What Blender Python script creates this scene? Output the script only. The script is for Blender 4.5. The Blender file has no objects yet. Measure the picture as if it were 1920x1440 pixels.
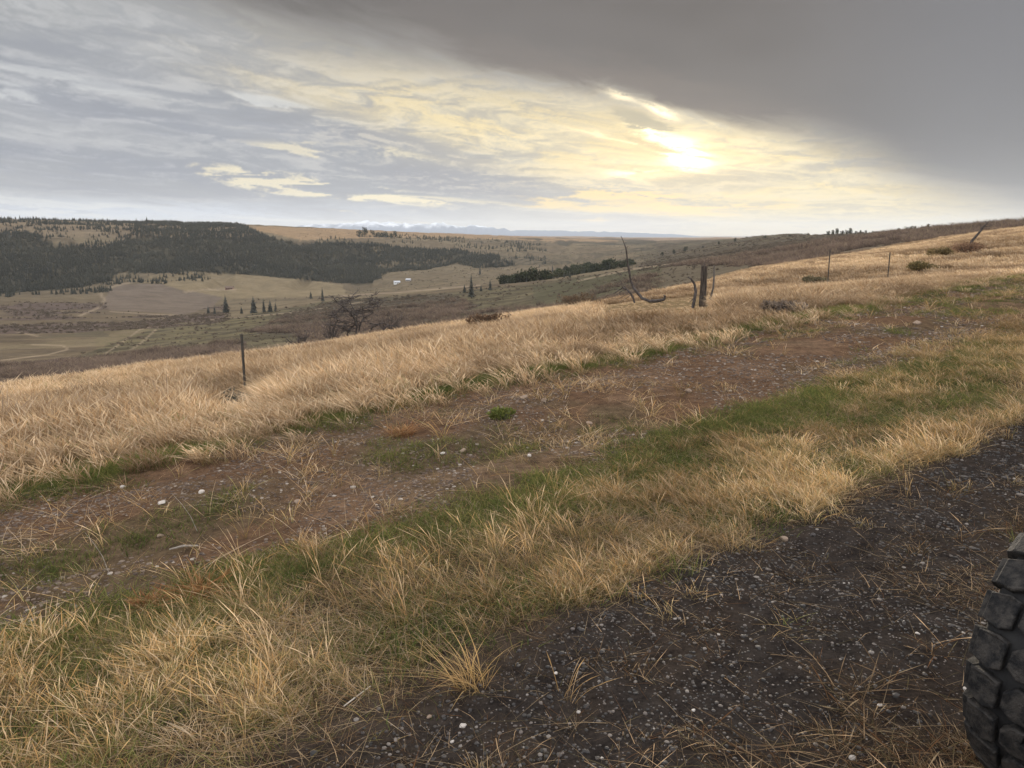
import bpy, math, random
import numpy as np
from mathutils import Vector, Matrix
random.seed(7); RNG = np.random.default_rng(7)
SC = bpy.context.scene
COL = SC.collection
R = math.radians
# ------------------------------------------------------------------ camera
F = 1450.0; PITCH = R(10.9); CZ = 1.72
CP, SP = math.cos(PITCH), math.sin(PITCH)
SUN_PX = (1262, 268)
def ray(px, py):
    a = px - 960.0; b = 720.0 - py
    return a, F*CP + b*SP, b*CP - F*SP          # x, y, z
def azel(px, py):
    x, y, z = ray(px, py)
    return math.degrees(math.atan2(x, y)), math.degrees(math.atan2(z, math.hypot(x, y)))
def slope(px, py):
    x, y, z = ray(px, py); return z/math.hypot(x, y)
def project(x, y, z):
    z = z - CZ
    f = y*CP - z*SP; u = y*SP + z*CP
    f = np.where(f < .05, .05, f)
    return 960 + F*x/f, 720 - F*u/f
cam = bpy.data.objects.new('camera', bpy.data.cameras.new('camera')); COL.objects.link(cam)
cam.location = (0, 0, CZ); cam.rotation_euler = (math.pi/2 - PITCH, 0, 0)
cam.data.sensor_width = 36; cam.data.lens = 36*F/1920; cam.data.clip_end = 200000; cam.data.clip_start = .05
SC.camera = cam

# ------------------------------------------------------------------ noise
def _h(ix, iy, seed):
    n = (ix.astype(np.int64)*374761393 + iy.astype(np.int64)*668265263 + seed*1274126177) & 0xffffffff
    n = ((n ^ (n >> 13))*1274126177) & 0xffffffff
    return ((n ^ (n >> 16)) & 0xffff)/65535.0
def vn(x, y, seed=0):
    ix = np.floor(x); iy = np.floor(y); fx = x-ix; fy = y-iy
    fx = fx*fx*(3-2*fx); fy = fy*fy*(3-2*fy)
    a = _h(ix, iy, seed); b = _h(ix+1, iy, seed); c = _h(ix, iy+1, seed); d = _h(ix+1, iy+1, seed)
    return (a*(1-fx)+b*fx)*(1-fy) + (c*(1-fx)+d*fx)*fy
def fbm(x, y, o=4, seed=0):
    s = 0; a = .5; t = 0
    for i in range(o):
        s = s + a*vn(x*2**i+17.3*i, y*2**i-9.1*i, seed+i); t += a; a *= .5
    return s/t
def sst(a, b, x):
    t = np.clip((x-a)/(b-a), 0, 1); return t*t*(3-2*t)

# ------------------------------------------------------------------ terrain height
DX, DY = math.sin(R(52)), math.cos(R(52))        # road direction
def st(x, y): return x*DX + y*DY, -x*DY + y*DX   # along road, away from road
def xy(s, t): return s*DX - t*DY, s*DY + t*DX
NEAR = [  # s, t, z
 (-3,2.4,-.16),(1,2.4,-.08),(1.9,2.4,-.03),(6.75,2.4,.1),(15,2.4,.42),
 (-3,0,-.08),(0,0,0),(5,0,.12),(15,0,.5),(30,0,1.3),
 (.2,4.4,-.28),(2.3,4.4,-.17),(4.2,4.4,-.12),(6.35,4.4,-.01),(11.9,4.4,.26),
 (.43,7.5,-.42),(2.7,7.5,-.29),(5.9,7.5,-.05),(12.2,7.5,.27),(21,7.5,.68),
 (-2,14.5,-1.6),(4.4,14.5,-1.36),(4.6,13.7,-1.30),(19,14.5,-.43),(30,14.5,-.05),(45,14.5,1.1),
 (1.6,22,-2.05),(8,21.5,-1.72),(17,22,-1.32),(19.8,18.4,-.70),(35,22,-.1),(62,22,1.75),
 (2,30,-3.9),(25,30,-2.4),(47,30,-.4),(60,10,2.6),(45,5,2.2),(70,-5,4.2),
 (5,45,-9),(30,45,-6.5),(60,40,.6),(-15,25,-4.5),(-20,15,-2.8),
 (-15,0,-.4),(0,-6,0.02),(0,-20,.6),(20,-10,1.2),(-20,-10,-.5),(-25,5,-1.0),(50,-20,3.2),(-40,0,-1),(-20,50,-12),(-40,30,-8)]
_P = np.array(NEAR, float)
def _phi(r2): return .5*r2*np.log(r2+1e-9)
def _fit():
    n = len(_P); A = np.zeros((n+3, n+3))
    d2 = (_P[:,None,0]-_P[None,:,0])**2 + (_P[:,None,1]-_P[None,:,1])**2
    A[:n,:n] = _phi(d2) + np.eye(n)*1.5
    A[:n,n] = 1; A[:n,n+1] = _P[:,0]; A[:n,n+2] = _P[:,1]; A[n:,:n] = A[:n,n:].T
    return np.linalg.solve(A, np.concatenate([_P[:,2], [0,0,0]]))
_W = _fit()
def near_h(x, y):
    s, t = st(x, y); s = np.clip(s, -60, 95); t = np.clip(t, -50, 75)
    z = _W[-3] + _W[-2]*s + _W[-1]*t
    for i in range(len(_P)):
        z = z + _W[i]*_phi((s-_P[i,0])**2 + (t-_P[i,1])**2)
    return z
RS = [60,100,150,220,350,520,850,1150,1300,1500,1650,1900,2600,4000,8000,20000,40000]
TAB = {
 -500:[770,745,722,696,655,612,577,556,517,468,430,412,411,414,430,440,441],
 0:   [752,722,692,662,632,602,572,550,517,467,428,414,413,416,432,441,441.5],
 200: [732,702,677,656,628,602,572,541,510,470,431,418,417,420,433,441,441.5],
 400: [700,672,650,634,612,591,578,538,510,466,433,422,422,426,434,441,441.5],
 600: [668,646,629,613,590,566,560,542,529,484,454,430,429,431,438,442,441.5],
 800: [642,623,607,591,569,547,545,527,516,492,472,447,438,438,441,443,442],
 1000:[618,601,586,570,546,530,529,513,506,494,482,466,448,444,444,444,442],
 1200:[574,556,536,520,505,504,499,489,483,475,469,463,456,450,447,445,442],
 1400:[512,502,491,480,479,472,453,441,442,446,448,449,450,449,447,445,442],
 1600:[484,474,462,450,445,441,438,442,444,447,448,449,450,449,447,445,442],
 1800:[456,443,433,426,424,427,434,440,443,446,448,449,450,449,447,445,442],
 1920:[436,424,419,418,421,428,436,441,444,446,448,449,450,449,447,445,442],
 2500:[395,385,382,384,395,410,425,436,440,444,446,448,449,449,447,445,442]}
AZG = np.linspace(-60, 65, 620); LG = np.linspace(math.log(40), math.log(45000), 420)
def _table():
    cols = sorted(TAB); az = [azel(c, 450)[0] for c in cols]
    E = np.array([[slope(c, yy) for yy in TAB[c]] for c in cols])
    lr = np.log(RS)
    A = np.array([np.interp(LG, lr, e) for e in E])
    B = np.array([np.interp(AZG, az, A[:,j]) for j in range(len(LG))]).T
    for k in range(3):                                  # smooth the facets
        for ax, w in ((0, 9), (1, 3)):
            p = [(0,0),(0,0)]; p[ax] = (w, w); Q = np.pad(B, p, 'edge'); c = np.cumsum(Q, ax)
            c = np.concatenate([np.zeros_like(np.take(c,[0],ax)), c], ax); n = 2*w+1; L = B.shape[ax]
            B = (np.take(c, np.arange(n, n+L), ax) - np.take(c, np.arange(L), ax))/n
    return B
_T = _table()
def far_h(x, y, r):
    az = np.degrees(np.arctan2(x, y)); az = np.clip(az, -59.9, 64.9)
    fa = (az+60)/(AZG[1]-AZG[0]); fr = np.clip((np.log(r+1e-6)-LG[0])/(LG[1]-LG[0]), 0, len(LG)-1.001)
    ia = np.clip(fa.astype(int), 0, len(AZG)-2); ir = fr.astype(int); fa = np.clip(fa-ia, 0, 1); fr = fr-ir
    e = (_T[ia,ir]*(1-fa)+_T[ia+1,ir]*fa)*(1-fr) + (_T[ia,ir+1]*(1-fa)+_T[ia+1,ir+1]*fa)*fr
    return CZ + e*r
def H(x, y):
    x = np.asarray(x, float); y = np.asarray(y, float); r = np.hypot(x, y)
    w = sst(42, 66, r)
    z = near_h(x, y)*(1-w) + far_h(x, y, np.maximum(r, 40))*w
    s, t = st(x, y)
    n = (fbm(x*1.3, y*1.3, 3, 5)-.5)*.07*sst(1, 4, np.abs(t)+1) + (fbm(x*.3, y*.3, 3, 9)-.5)*.22*sst(7, 12, t)
    rut = -.05*np.exp(-((t-5.3)/.3)**2) - .045*np.exp(-((t-6.9)/.3)**2)
    lip = .05*np.exp(-((t-2.3)/.35)**2)
    z = z + (n + rut + lip)*(1-w)
    rr = np.clip(r, 60, 5000)
    lam = np.exp(np.floor(np.log(rr)))
    g = fbm(x/18, y/18, 4, 31)-.5; g2 = fbm(x/110, y/110, 4, 41)-.5; g3 = fbm(x/600, y/600, 3, 51)-.5
    z = z + w*(g*1.2*sst(60, 200, r) + g2*np.clip(rr*.011, 0, 13)*sst(120, 500, r) + g3*rr*.006*sst(1500, 3000, r))
    # gullies on the far slopes
    q = np.abs(fbm(x/170+3, y/260, 3, 61)-.5)*2
    z = z - w*(1-sst(0, .16, q))*11*sst(900, 1300, r)*(1-sst(3000, 5000, r))
    return z
def hit(px, py, r0, r1=None, n=900):
    """where the ray through a pixel first meets the ground beyond r0"""
    x, y, z = ray(px, py); h = math.hypot(x, y)
    rr = np.geomspace(r0, r1 or r0*14, n)
    X = x/h*rr; Y = y/h*rr; Z = CZ + z/h*rr; G = H(X, Y)
    k = np.nonzero(G >= Z)[0]
    k = k[0] if len(k) else int(np.argmin(np.abs(G-Z)))
    return float(X[k]), float(Y[k]), float(G[k]), float(rr[k])
def at(px, r):
    x, y, _ = ray(px, 450); h = math.hypot(x, y); X = x/h*r; Y = y/h*r
    return X, Y, float(H(X, Y))

# ------------------------------------------------------------------ tags, meshes
def tag(o, label=None, cat=None, group=None, kind=None):
    if label: o['label'] = label
    if cat: o['category'] = cat
    if group: o['group'] = group
    if kind: o['kind'] = kind
    return o
def mesh_np(name, V, Fc, mats=(), attrs=None, smooth=False, fmat=None):
    V = np.asarray(V, np.float32); Fc = np.asarray(Fc, np.int32)
    me = bpy.data.meshes.new(name); me.vertices.add(len(V)); me.vertices.foreach_set('co', V.ravel())
    k = Fc.shape[1]; me.loops.add(Fc.size); me.loops.foreach_set('vertex_index', Fc.ravel())
    me.polygons.add(len(Fc)); me.polygons.foreach_set('loop_start', np.arange(0, Fc.size, k, dtype=np.int32))
    me.polygons.foreach_set('loop_total', np.full(len(Fc), k, np.int32))
    if smooth: me.polygons.foreach_set('use_smooth', np.ones(len(Fc), bool))
    for m in mats: me.materials.append(m)
    if fmat is not None: me.polygons.foreach_set('material_index', np.asarray(fmat, np.int32))
    for an, (tp, arr) in (attrs or {}).items():
        a = me.attributes.new(an, tp, 'POINT')
        a.data.foreach_set('vector' if tp == 'FLOAT_VECTOR' else 'color' if tp == 'FLOAT_COLOR' else 'value', np.asarray(arr, np.float32).ravel())
    me.update(calc_edges=True); me.validate()
    return me
def add(name, me, parent=None, loc=None, rz=0):
    o = bpy.data.objects.new(name, me); COL.objects.link(o)
    if parent: o.parent = parent
    if loc is not None: o.location = loc
    o.rotation_euler[2] = rz
    return o
class MB:
    """collects polygons, gives one mesh"""
    def __init__(s): s.v = []; s.f = []
    def tube(s, pts, rad, n=7, cap=True, jit=0):
        pts = [Vector(p) for p in pts]; base = len(s.v); up = Vector((0.13, .2, 1)).normalized()
        for i, p in enumerate(pts):
            d = (pts[min(i+1, len(pts)-1)] - pts[max(i-1, 0)]).normalized()
            a = d.cross(up); a = a.normalized() if a.length > .05 else d.cross(Vector((1,0,0))).normalized()
            b = d.cross(a)
            for k in range(n):
                w = 2*math.pi*k/n; rr = rad[i]*(1+random.uniform(-jit, jit))
                s.v.append(p + (a*math.cos(w)+b*math.sin(w))*rr)
        for i in range(len(pts)-1):
            for k in range(n):
                q = base+i*n; s.f.append((q+k, q+(k+1)%n, q+n+(k+1)%n, q+n+k))
        if cap:
            s.f.append(tuple(base+k for k in range(n))[::-1]); e = base+(len(pts)-1)*n
            s.f.append(tuple(e+k for k in range(n)))
    def box(s, c, d, M=None):
        b = len(s.v)
        for x in (-1,1):
            for y in (-1,1):
                for z in (-1,1):
                    p = Vector((c[0]+x*d[0]/2, c[1]+y*d[1]/2, c[2]+z*d[2]/2)); s.v.append(M @ p if M else p)
        for f in ((0,1,3,2),(4,6,7,5),(0,4,5,1),(2,3,7,6),(0,2,6,4),(1,5,7,3)): s.f.append(tuple(b+i for i in f))
    def poly(s, pts):
        b = len(s.v); s.v += [Vector(p) for p in pts]; s.f.append(tuple(range(b, b+len(pts))))
    def mesh(s, name, mat, smooth=False):
        me = bpy.data.meshes.new(name); me.from_pydata([tuple(v) for v in s.v], [], s.f)
        me.materials.append(mat); me.update()
        if smooth: me.polygons.foreach_set('use_smooth', np.ones(len(me.polygons), bool))
        return me
    def obj(s, name, mat, parent=None, loc=None, smooth=False, rz=0):
        return add(name, s.mesh(name, mat, smooth), parent, loc, rz)

# ------------------------------------------------------------------ node expression helper
class E:
    nt = None
    def __init__(s, k): s.k = k
    @staticmethod
    def m(op, *a):
        n = E.nt.nodes.new('ShaderNodeMath'); n.operation = op
        for i, v in enumerate(a):
            if isinstance(v, E): E.nt.links.new(v.k, n.inputs[i])
            else: n.inputs[i].default_value = v
        return E(n.outputs[0])
    def __add__(s, o): return E.m('ADD', s, o)
    __radd__ = __add__
    def __mul__(s, o): return E.m('MULTIPLY', s, o)
    __rmul__ = __mul__
    def __sub__(s, o): return E.m('SUBTRACT', s, o)
    def __rsub__(s, o): return E.m('SUBTRACT', o, s)
    def __truediv__(s, o): return E.m('DIVIDE', s, o)
    def clamp(s):
        r = E.m('ADD', s, 0.0); r.k.node.use_clamp = True; return r
def ss(a, b, x):
    n = E.nt.nodes.new('ShaderNodeMapRange'); n.interpolation_type = 'SMOOTHSTEP'
    for i, v in enumerate((x, a, b, 0.0, 1.0)):
        if isinstance(v, E): E.nt.links.new(v.k, n.inputs[i])
        else: n.inputs[i].default_value = v
    return E(n.outputs[0])
def vec(x, y, z=0.0):
    n = E.nt.nodes.new('ShaderNodeCombineXYZ')
    for i, v in enumerate((x, y, z)):
        if isinstance(v, E): E.nt.links.new(v.k, n.inputs[i])
        else: n.inputs[i].default_value = v
    return n.outputs[0]
def noise(v, scale, detail=4, rough=.5, dist=0.0):
    n = E.nt.nodes.new('ShaderNodeTexNoise')
    if v is not None: E.nt.links.new(v, n.inputs['Vector'])
    n.inputs['Scale'].default_value = scale; n.inputs['Detail'].default_value = detail
    n.inputs['Roughness'].default_value = rough; n.inputs['Distortion'].default_value = dist
    return E(n.outputs[0])
def mixc(f, a, b, mode='MIX'):
    n = E.nt.nodes.new('ShaderNodeMix'); n.data_type = 'RGBA'; n.blend_type = mode
    for i, v in ((0, f), (6, a), (7, b)):
        if isinstance(v, E): E.nt.links.new(v.k, n.inputs[i])
        elif isinstance(v, bpy.types.NodeSocket): E.nt.links.new(v, n.inputs[i])
        elif i == 0: n.inputs[0].default_value = v
        else: n.inputs[i].default_value = (*v, 1)
    return n.outputs[2]
def lin(r, g, b): return tuple(((c/255+.055)/1.055)**2.4 if c > 10 else c/3294.6 for c in (r, g, b))
def attr(name, inst=False):
    n = E.nt.nodes.new('ShaderNodeAttribute'); n.attribute_name = name
    if inst: n.attribute_type = 'INSTANCER'
    return n
def material(name):
    m = bpy.data.materials.new(name); m.use_nodes = True; nt = m.node_tree; nt.nodes.clear(); E.nt = nt
    return m, nt, nt.nodes.new('ShaderNodeOutputMaterial')
def pos():
    return E.nt.nodes.new('ShaderNodeNewGeometry').outputs['Position']
def objc(): return E.nt.nodes.new('ShaderNodeTexCoord').outputs['Object']
def plain(name, c1, c2, scale=8, rough=.85, bump=.3, bscale=None, spec=.2, stretch=None):
    m, nt, out = material(name)
    co = objc()
    if stretch:
        mp = nt.nodes.new('ShaderNodeMapping'); nt.links.new(co, mp.inputs[0]); mp.inputs['Scale'].default_value = stretch; co = mp.outputs[0]
    n = noise(co, scale, 6, .6); c = mixc(ss(.35, .65, n), c1, c2)
    p = nt.nodes.new('ShaderNodeBsdfPrincipled'); nt.links.new(c, p.inputs['Base Color'])
    p.inputs['Roughness'].default_value = rough; p.inputs['Specular IOR Level'].default_value = spec
    if bump:
        b = nt.nodes.new('ShaderNodeBump'); b.inputs['Strength'].default_value = bump; b.inputs['Distance'].default_value = .01
        nt.links.new(noise(co, bscale or scale*3, 5, .6).k, b.inputs['Height']); nt.links.new(b.outputs[0], p.inputs['Normal'])
    nt.links.new(p.outputs[0], out.inputs[0])
    return m
def leafmat(name, trans=.4, tint_lo=(.75,.75,.75), tint_hi=(1.2,1.2,1.2)):
    """thin leaves: colour comes from the mesh, each clump has its own tint"""
    m, nt, out = material(name)
    a = attr('bc').outputs['Color']
    t = attr('tint', True)
    c = mixc(1.0, a, mixc(E(t.outputs['Fac']), tint_lo, tint_hi), 'MULTIPLY')
    d = nt.nodes.new('ShaderNodeBsdfDiffuse'); tr = nt.nodes.new('ShaderNodeBsdfTranslucent'); mx = nt.nodes.new('ShaderNodeMixShader')
    nt.links.new(c, d.inputs[0]); nt.links.new(c, tr.inputs[0]); mx.inputs[0].default_value = trans
    nt.links.new(d.outputs[0], mx.inputs[1]); nt.links.new(tr.outputs[0], mx.inputs[2]); nt.links.new(mx.outputs[0], out.inputs[0])
    return m

# ------------------------------------------------------------------ sky
def rfbm(x, y, o=6, seed=0, rough=.55):
    s = 0; a = 1.0; t = 0; c, sn = math.cos(.65), math.sin(.65)
    for i in range(o):
        s = s + a*vn(x, y, seed+i*7); t += a; a *= rough
        x, y = (x*c - y*sn)*2.03 + 13.7, (x*sn + y*c)*2.03 - 7.1
    return s/t
def sky_radiance(az, el):
    """cloud deck as linear radiance over azimuth and elevation in degrees"""
    sh = az.shape
    def mix(f, a, b):
        f = np.clip(f, 0, 1)[..., None]; return np.asarray(a)*(1-f) + np.asarray(b)*f
    ex = az*.042; ey = np.sqrt(np.maximum(el+.3, 0)+.9)*1.05 + az*.022
    w1 = rfbm(ex*1.6, ey*2.2, 4, 3)-.5; w2 = rfbm(ex*1.6+9, ey*2.2+4, 4, 13)-.5
    w3 = rfbm(ex*7, ey*9, 4, 23)-.5; w4 = rfbm(ex*7+5, ey*9+2, 4, 33)-.5
    qx = ex + w1*.40 + w3*.13; qy = ey + w2*.34 + w4*.11
    def S(dx, dy): return rfbm((qx+dx)*2.7, (qy+dy)*3.0, 8, 43, .56)
    n_str = S(0, 0); n_st2 = S(.03, -.060)
    fx = az*.13 + w1*1.1 + w3*.35; fy = ey*3.0 + w2*.9 + w4*.3
    n_fin = rfbm(fx*2.0, fy*2.4, 8, 63, .62); n_fi2 = rfbm((fx+.05)*2.0, (fy-.07)*2.4, 8, 63, .62)
    emb = np.clip((n_str-n_st2)*9, -1, 1)*.75 + np.clip((n_fin-n_fi2)*8, -1, 1)*.6
    n1 = sst(.38, .62, n_str); n2 = sst(.36, .64, n_fin)
    def blob(px_, py_, sx, sy, rot=0.0, wob=0.0):
        a0, e0 = azel(px_, py_); sx = sx/25.3; sy = sy/25.3; c, s = math.cos(R(rot)), math.sin(R(rot))
        A = az-a0; B = el-e0 + (n_str-.5)*wob*1.6 + (n_fin-.5)*wob*.9
        return np.exp(-(((A*c+B*s)/sx)**2 + ((B*c-A*s)/sy)**2))
    def flat(px_, py_, sx, sy, rot=0.0, wob=1.5, fr=.8):
        bb = blob(px_, py_, sx*1.15, sy*1.15, rot, wob); return sst(.18, .85, bb*(1 + (n_fin-.5)*fr*2.6 + (n_str-.5)*fr*1.2))*sst(.02,.2,bb)
    tl = el + az*.17
    c = mix(sst(2.5, 12, tl), lin(150,153,160), lin(164,164,163))
    c = mix(n1*.50, c, lin(180,181,183)); c = mix((1-n2)*.25, c, lin(150,153,160))
    c = mix(sst(-16,-34,az)*sst(9,17,el)*.4, c, lin(170,172,172))
    W = np.clip(blob(1140,262,300,76,-9) + blob(1500,345,330,62,-6) + blob(850,205,230,46,-13)*.6 + blob(590,170,170,30,-10)*.3, 0, 1)
    c = mix(W*(.66+emb*.2), c, lin(230,217,184))
    c = mix(n2*W*.75, c, lin(246,226,176))
    c = mix(blob(250,400,500,20)*.75, c, lin(196,206,222))
    hz = sst(4.6, 0.4, el)*sst(-10, 6, az)*sst(42, 27, az)
    c = mix(hz*.7, c, mix(sst(8,16,az), lin(214,208,196), lin(240,222,170)))
    g = np.clip(flat(880,350,190,26,-5,1.4)*1.0 + flat(650,262,240,18,-8,2.0)*.55 + flat(1340,345,120,22,3,1.5)*.5 + flat(230,322,330,24,-6,2.2)*.75 + flat(230,215,260,12,-10,2)*.4 + flat(420,245,150,10,-12,2)*.35, 0, 1)
    c = mix(g*.95, c, mix(sst(-22,0,az), lin(141,145,156), lin(151,152,158)))
    near = blob(1180,290,520,130,-8)
    c = mix(np.clip(emb,0,1)*(.30+near*.30)*(1-.5*sst(9,17,tl)), c, mix(near, lin(203,203,204), lin(252,235,196)))
    c = mix(np.clip(-emb,0,1)*(.32)*(1-sst(8,16,tl)*.65), c, mix(near, lin(134,137,148), lin(168,160,148)))
    e = flat(1150,380,118,24,-1,1.0,2.6)*.85 + flat(1420,384,120,8,-1,1,1.8)*.7
    c = mix(e, c, mix(n2, lin(214,200,172), lin(250,224,164)))
    e = flat(585,348,170,15,-8,1.3,2.4)*.8 + flat(650,283,130,9,-7,1.3,1.7)*.6 + flat(800,375,150,4,-3,.6,1.1)*.6
    c = mix(e, c, lin(235,224,194))
    e = flat(100,372,140,9,-3,1.5,1.7)*.55 + flat(10,165,40,12,0,1,1.4)*.5 + flat(510,192,60,8,-10,1,1.9)*.5 + flat(640,412,180,6,-1,.8,1.6)*.5 + flat(60,130,150,10,-8,1.4,1.8)*.3
    c = mix(e, c, lin(214,215,214))
    pts = [(-500,-330),(60,-100),(380,-6),(800,92),(1000,146),(1150,178),(1300,208),(1480,246),(1620,300),(1760,362),(1900,406),(2100,440)]
    edge = np.interp(az, [azel(*p)[0] for p in pts], [azel(*p)[1] for p in pts])
    dist = el - edge + (n_fin-.5)*1.9 + (n_str-.5)*1.9
    wid = .80 + sst(4,-14,az)*1.9 + sst(13,24,az)*1.7
    storm = sst(-wid, wid, dist)
    n_so = rfbm(az*.05, el*.09, 4, 83, .5)
    sc_ = mix(sst(.3,.7,n_so), lin(96,91,88), lin(113,108,105))
    sc_ = mix(sst(14,32,az)*.8, sc_, lin(120,120,124))
    sc_ = mix(sst(3.2,0,dist)*sst(-12,4,az)*sst(30,14,az)*.55, sc_, lin(134,124,116))
    shelf = sst(-6.5, 1.5, dist)*sst(-28,-8,az)*sst(18,4,az)
    c = mix(shelf*.5, c, lin(160,154,145))
    c = mix(storm, c, sc_)
    brk = sst(.62, .38, n_fin)
    s1 = blob(1283,288,40,17,-16,1.0)*1.35 + blob(1212,246,34,10,-24,1.2)*.9 + blob(1238,208,28,5,-24,.9)*.7 + blob(1165,184,30,5,-18,.9)*.4 + blob(1230,322,80,9,4,1.2)*.6 + blob(1150,250,60,8,-10,1.5)*.25
    c = c + np.clip(s1*(.05+1.25*brk), 0, .9)[...,None]*np.array([1.3,1.13,.72])
    halo = 1.25*blob(1250,280,190,60,-10)*(1-storm*.8)*(.30+.55*brk)
    c = c + halo[...,None]*np.array([.36,.27,.09])
    c = mix(flat(1215,228,70,10,-18,1.4,1.8)*.75, c, lin(180,172,152)); c = mix(flat(1225,268,45,5,-20,.7,1.6)*.45, c, lin(206,188,150))
    c = np.clip(c, 0, None)**1.10*1.06
    m = c.mean(-1, keepdims=True); c = np.clip(m + (c-m)*1.10, 0, None)
    return c, n_so
def build_world():
    w = bpy.data.worlds.new('World'); SC.world = w; w.use_nodes = True
    nt = w.node_tree; nt.nodes.clear(); E.nt = nt
    out = nt.nodes.new('ShaderNodeOutputWorld')
    saz, sel = azel(*SUN_PX)
    sky = nt.nodes.new('ShaderNodeTexSky'); sky.sky_type = 'NISHITA'; sky.sun_disc = False
    sky.sun_elevation = R(sel); sky.sun_rotation = R(saz); sky.altitude = 1500
    bg1 = nt.nodes.new('ShaderNodeBackground'); nt.links.new(sky.outputs[0], bg1.inputs[0]); bg1.inputs[1].default_value = .10
    # the cloud deck, worked out once per direction over the whole sphere
    NW, NH = 4608, 2304
    az1 = (np.arange(NW)+.5)/NW*360-180; el1 = (np.arange(NH)+.5)/NH*180-90
    A, B = np.meshgrid(az1[::8], el1[::8])
    n = np.clip(rfbm(np.cos(np.radians(A))*2+B*.03, np.sin(np.radians(A))*2+B*.05, 5, 91), 0, 1)[...,None]
    lo = np.array([1.0,1.02,1.08])*(1-n) + np.array([1.45,1.45,1.45])*n
    lo = lo*SKYUP
    lo = np.where((B < -1)[...,None], np.array([.20,.165,.13]), lo)
    full = np.ones((NH, NW, 4), np.float32); full[...,:3] = np.repeat(np.repeat(lo, 8, 0), 8, 1)
    i0, i1 = np.searchsorted(az1, [-74, 74]); j0, j1 = np.searchsorted(el1, [-2, 50])
    A, B = np.meshgrid(az1[i0:i1], el1[j0:j1]); c, _ = sky_radiance(A, B)
    k = (sst(34, 50, B) + sst(46, 74, np.abs(A))); k = np.clip(k, 0, 1)[...,None]
    full[j0:j1, i0:i1, :3] = c*(1-k) + full[j0:j1, i0:i1, :3]*k
    img = bpy.data.images.new('cloud_deck', NW, NH, alpha=False, float_buffer=True, is_data=True)
    img.colorspace_settings.name = 'Non-Color'
    img.pixels.foreach_set(full.ravel()); img.update()
    tc = nt.nodes.new('ShaderNodeTexCoord'); mp = nt.nodes.new('ShaderNodeMapping'); mp.inputs['Rotation'].default_value = (0, 0, R(-90))
    et = nt.nodes.new('ShaderNodeTexEnvironment'); et.image = img; et.interpolation = 'Linear'
    nt.links.new(tc.outputs['Generated'], mp.inputs[0]); nt.links.new(mp.outputs[0], et.inputs[0])
    bg2 = nt.nodes.new('ShaderNodeBackground'); nt.links.new(et.outputs[0], bg2.inputs[0]); bg2.inputs[1].default_value = SKYK
    mx = nt.nodes.new('ShaderNodeMixShader'); mx.inputs[0].default_value = .985
    nt.links.new(bg1.outputs[0], mx.inputs[1]); nt.links.new(bg2.outputs[0], mx.inputs[2]); nt.links.new(mx.outputs[0], out.inputs[0])
    w.cycles.sampling_method = 'MANUAL'; w.cycles.sample_map_resolution = 1024
    L = bpy.data.lights.new('sun', 'SUN'); L.energy = SUNK; L.angle = R(9); L.color = (1, .87, .68)
    o = bpy.data.objects.new('sun', L); COL.objects.link(o)
    x, y, z = ray(*SUN_PX); o.rotation_euler = Vector((x, y, z)).to_track_quat('Z', 'Y').to_euler()
    o.location = (0, 0, 50)
SKYK = 1.13; SKYUP = 1.2; SUNK = 4.4
build_world()

# ------------------------------------------------------------------ where things are, in the photograph's frame
def inpoly(px, py, poly):
    r = np.zeros(px.shape, bool); n = len(poly); j = n-1
    for i in range(n):
        xi, yi = poly[i]; xj, yj = poly[j]
        if yi != yj:
            r ^= ((yi > py) != (yj > py)) & (px < (xj-xi)*(py-yi)/(yj-yi)+xi)
        j = i
    return r
FOREST = [(-700,436),(0,440),(60,438),(100,457),(180,461),(230,446),(262,424),(290,417),(440,421),(500,440),(560,457),(640,455),(700,458),(760,466),(850,470),(930,480),
  (965,497),(900,502),(860,493),(800,508),(740,512),(690,533),(640,533),(560,525),(480,516),(410,512),(360,506),(300,511),(230,509),(200,528),(150,541),(110,546),(0,552),(-700,566)]
FIELD = [(203,545),(225,535),(300,532),(345,545),(418,557),(400,574),(345,590),(300,586),(205,582),(195,565)]
OLIVE = [(70,632),(190,620),(222,638),(190,652),(130,664),(60,655)]
TANHILL = [(240,528),(300,514),(400,509),(520,518),(640,534),(650,552),(560,558),(430,560),(345,545),(300,532)]
SPUR = [(130,672),(300,613),(460,592),(600,567),(820,548),(1000,531),(1180,506),(1300,492),(1400,479),(1330,520),(1150,575),(900,600),(560,640),(250,690)]
BRUSH1 = [(470,625),(540,590),(640,566),(840,552),(900,575),(800,600),(640,625)]
TOPTAN = [(430,418),(480,424),(700,430),(850,437),(1160,444),(1160,454),(1000,452),(850,447),(640,447),(560,450),(480,432)]
RIPAR = [(930,548),(985,526),(1060,508),(1130,496),(1200,494),(1190,506),(1100,524),(1010,542),(960,550)]
TRACKS_AND_CREST = [([(190,668),(225,645),(262,618),(292,611)],2.6),([(222,672),(262,645),(298,613)],2.6),([(0,676),(90,665),(128,655),(118,648),(60,646)],2.6),([(30,622),(70,630)],2.2),
  ([(150,592),(185,577),(196,562),(188,551),(215,536),(245,530)],4.0),([(205,584),(300,590),(350,592)],2.2),([(345,548),(385,543),(440,543)],3.4),([(390,600),(560,585),(680,566)],2.0),([(640,555),(760,547),(900,535)],3),
  ([(1085,526),(1180,506),(1260,494),(1400,480)],3.2)]  # no track: pale edge highlight painted along the spur crest
def dline(px, py, pl):
    d = np.full(px.shape, 1e9)
    for (x0,y0),(x1,y1) in zip(pl[:-1], pl[1:]):
        L2 = (x1-x0)**2+(y1-y0)**2; k = np.clip(((px-x0)*(x1-x0)+(py-y0)*(y1-y0))/L2, 0, 1)
        d = np.minimum(d, np.hypot(px-x0-k*(x1-x0), (py-y0-k*(y1-y0))*1.8))
    return d
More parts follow.
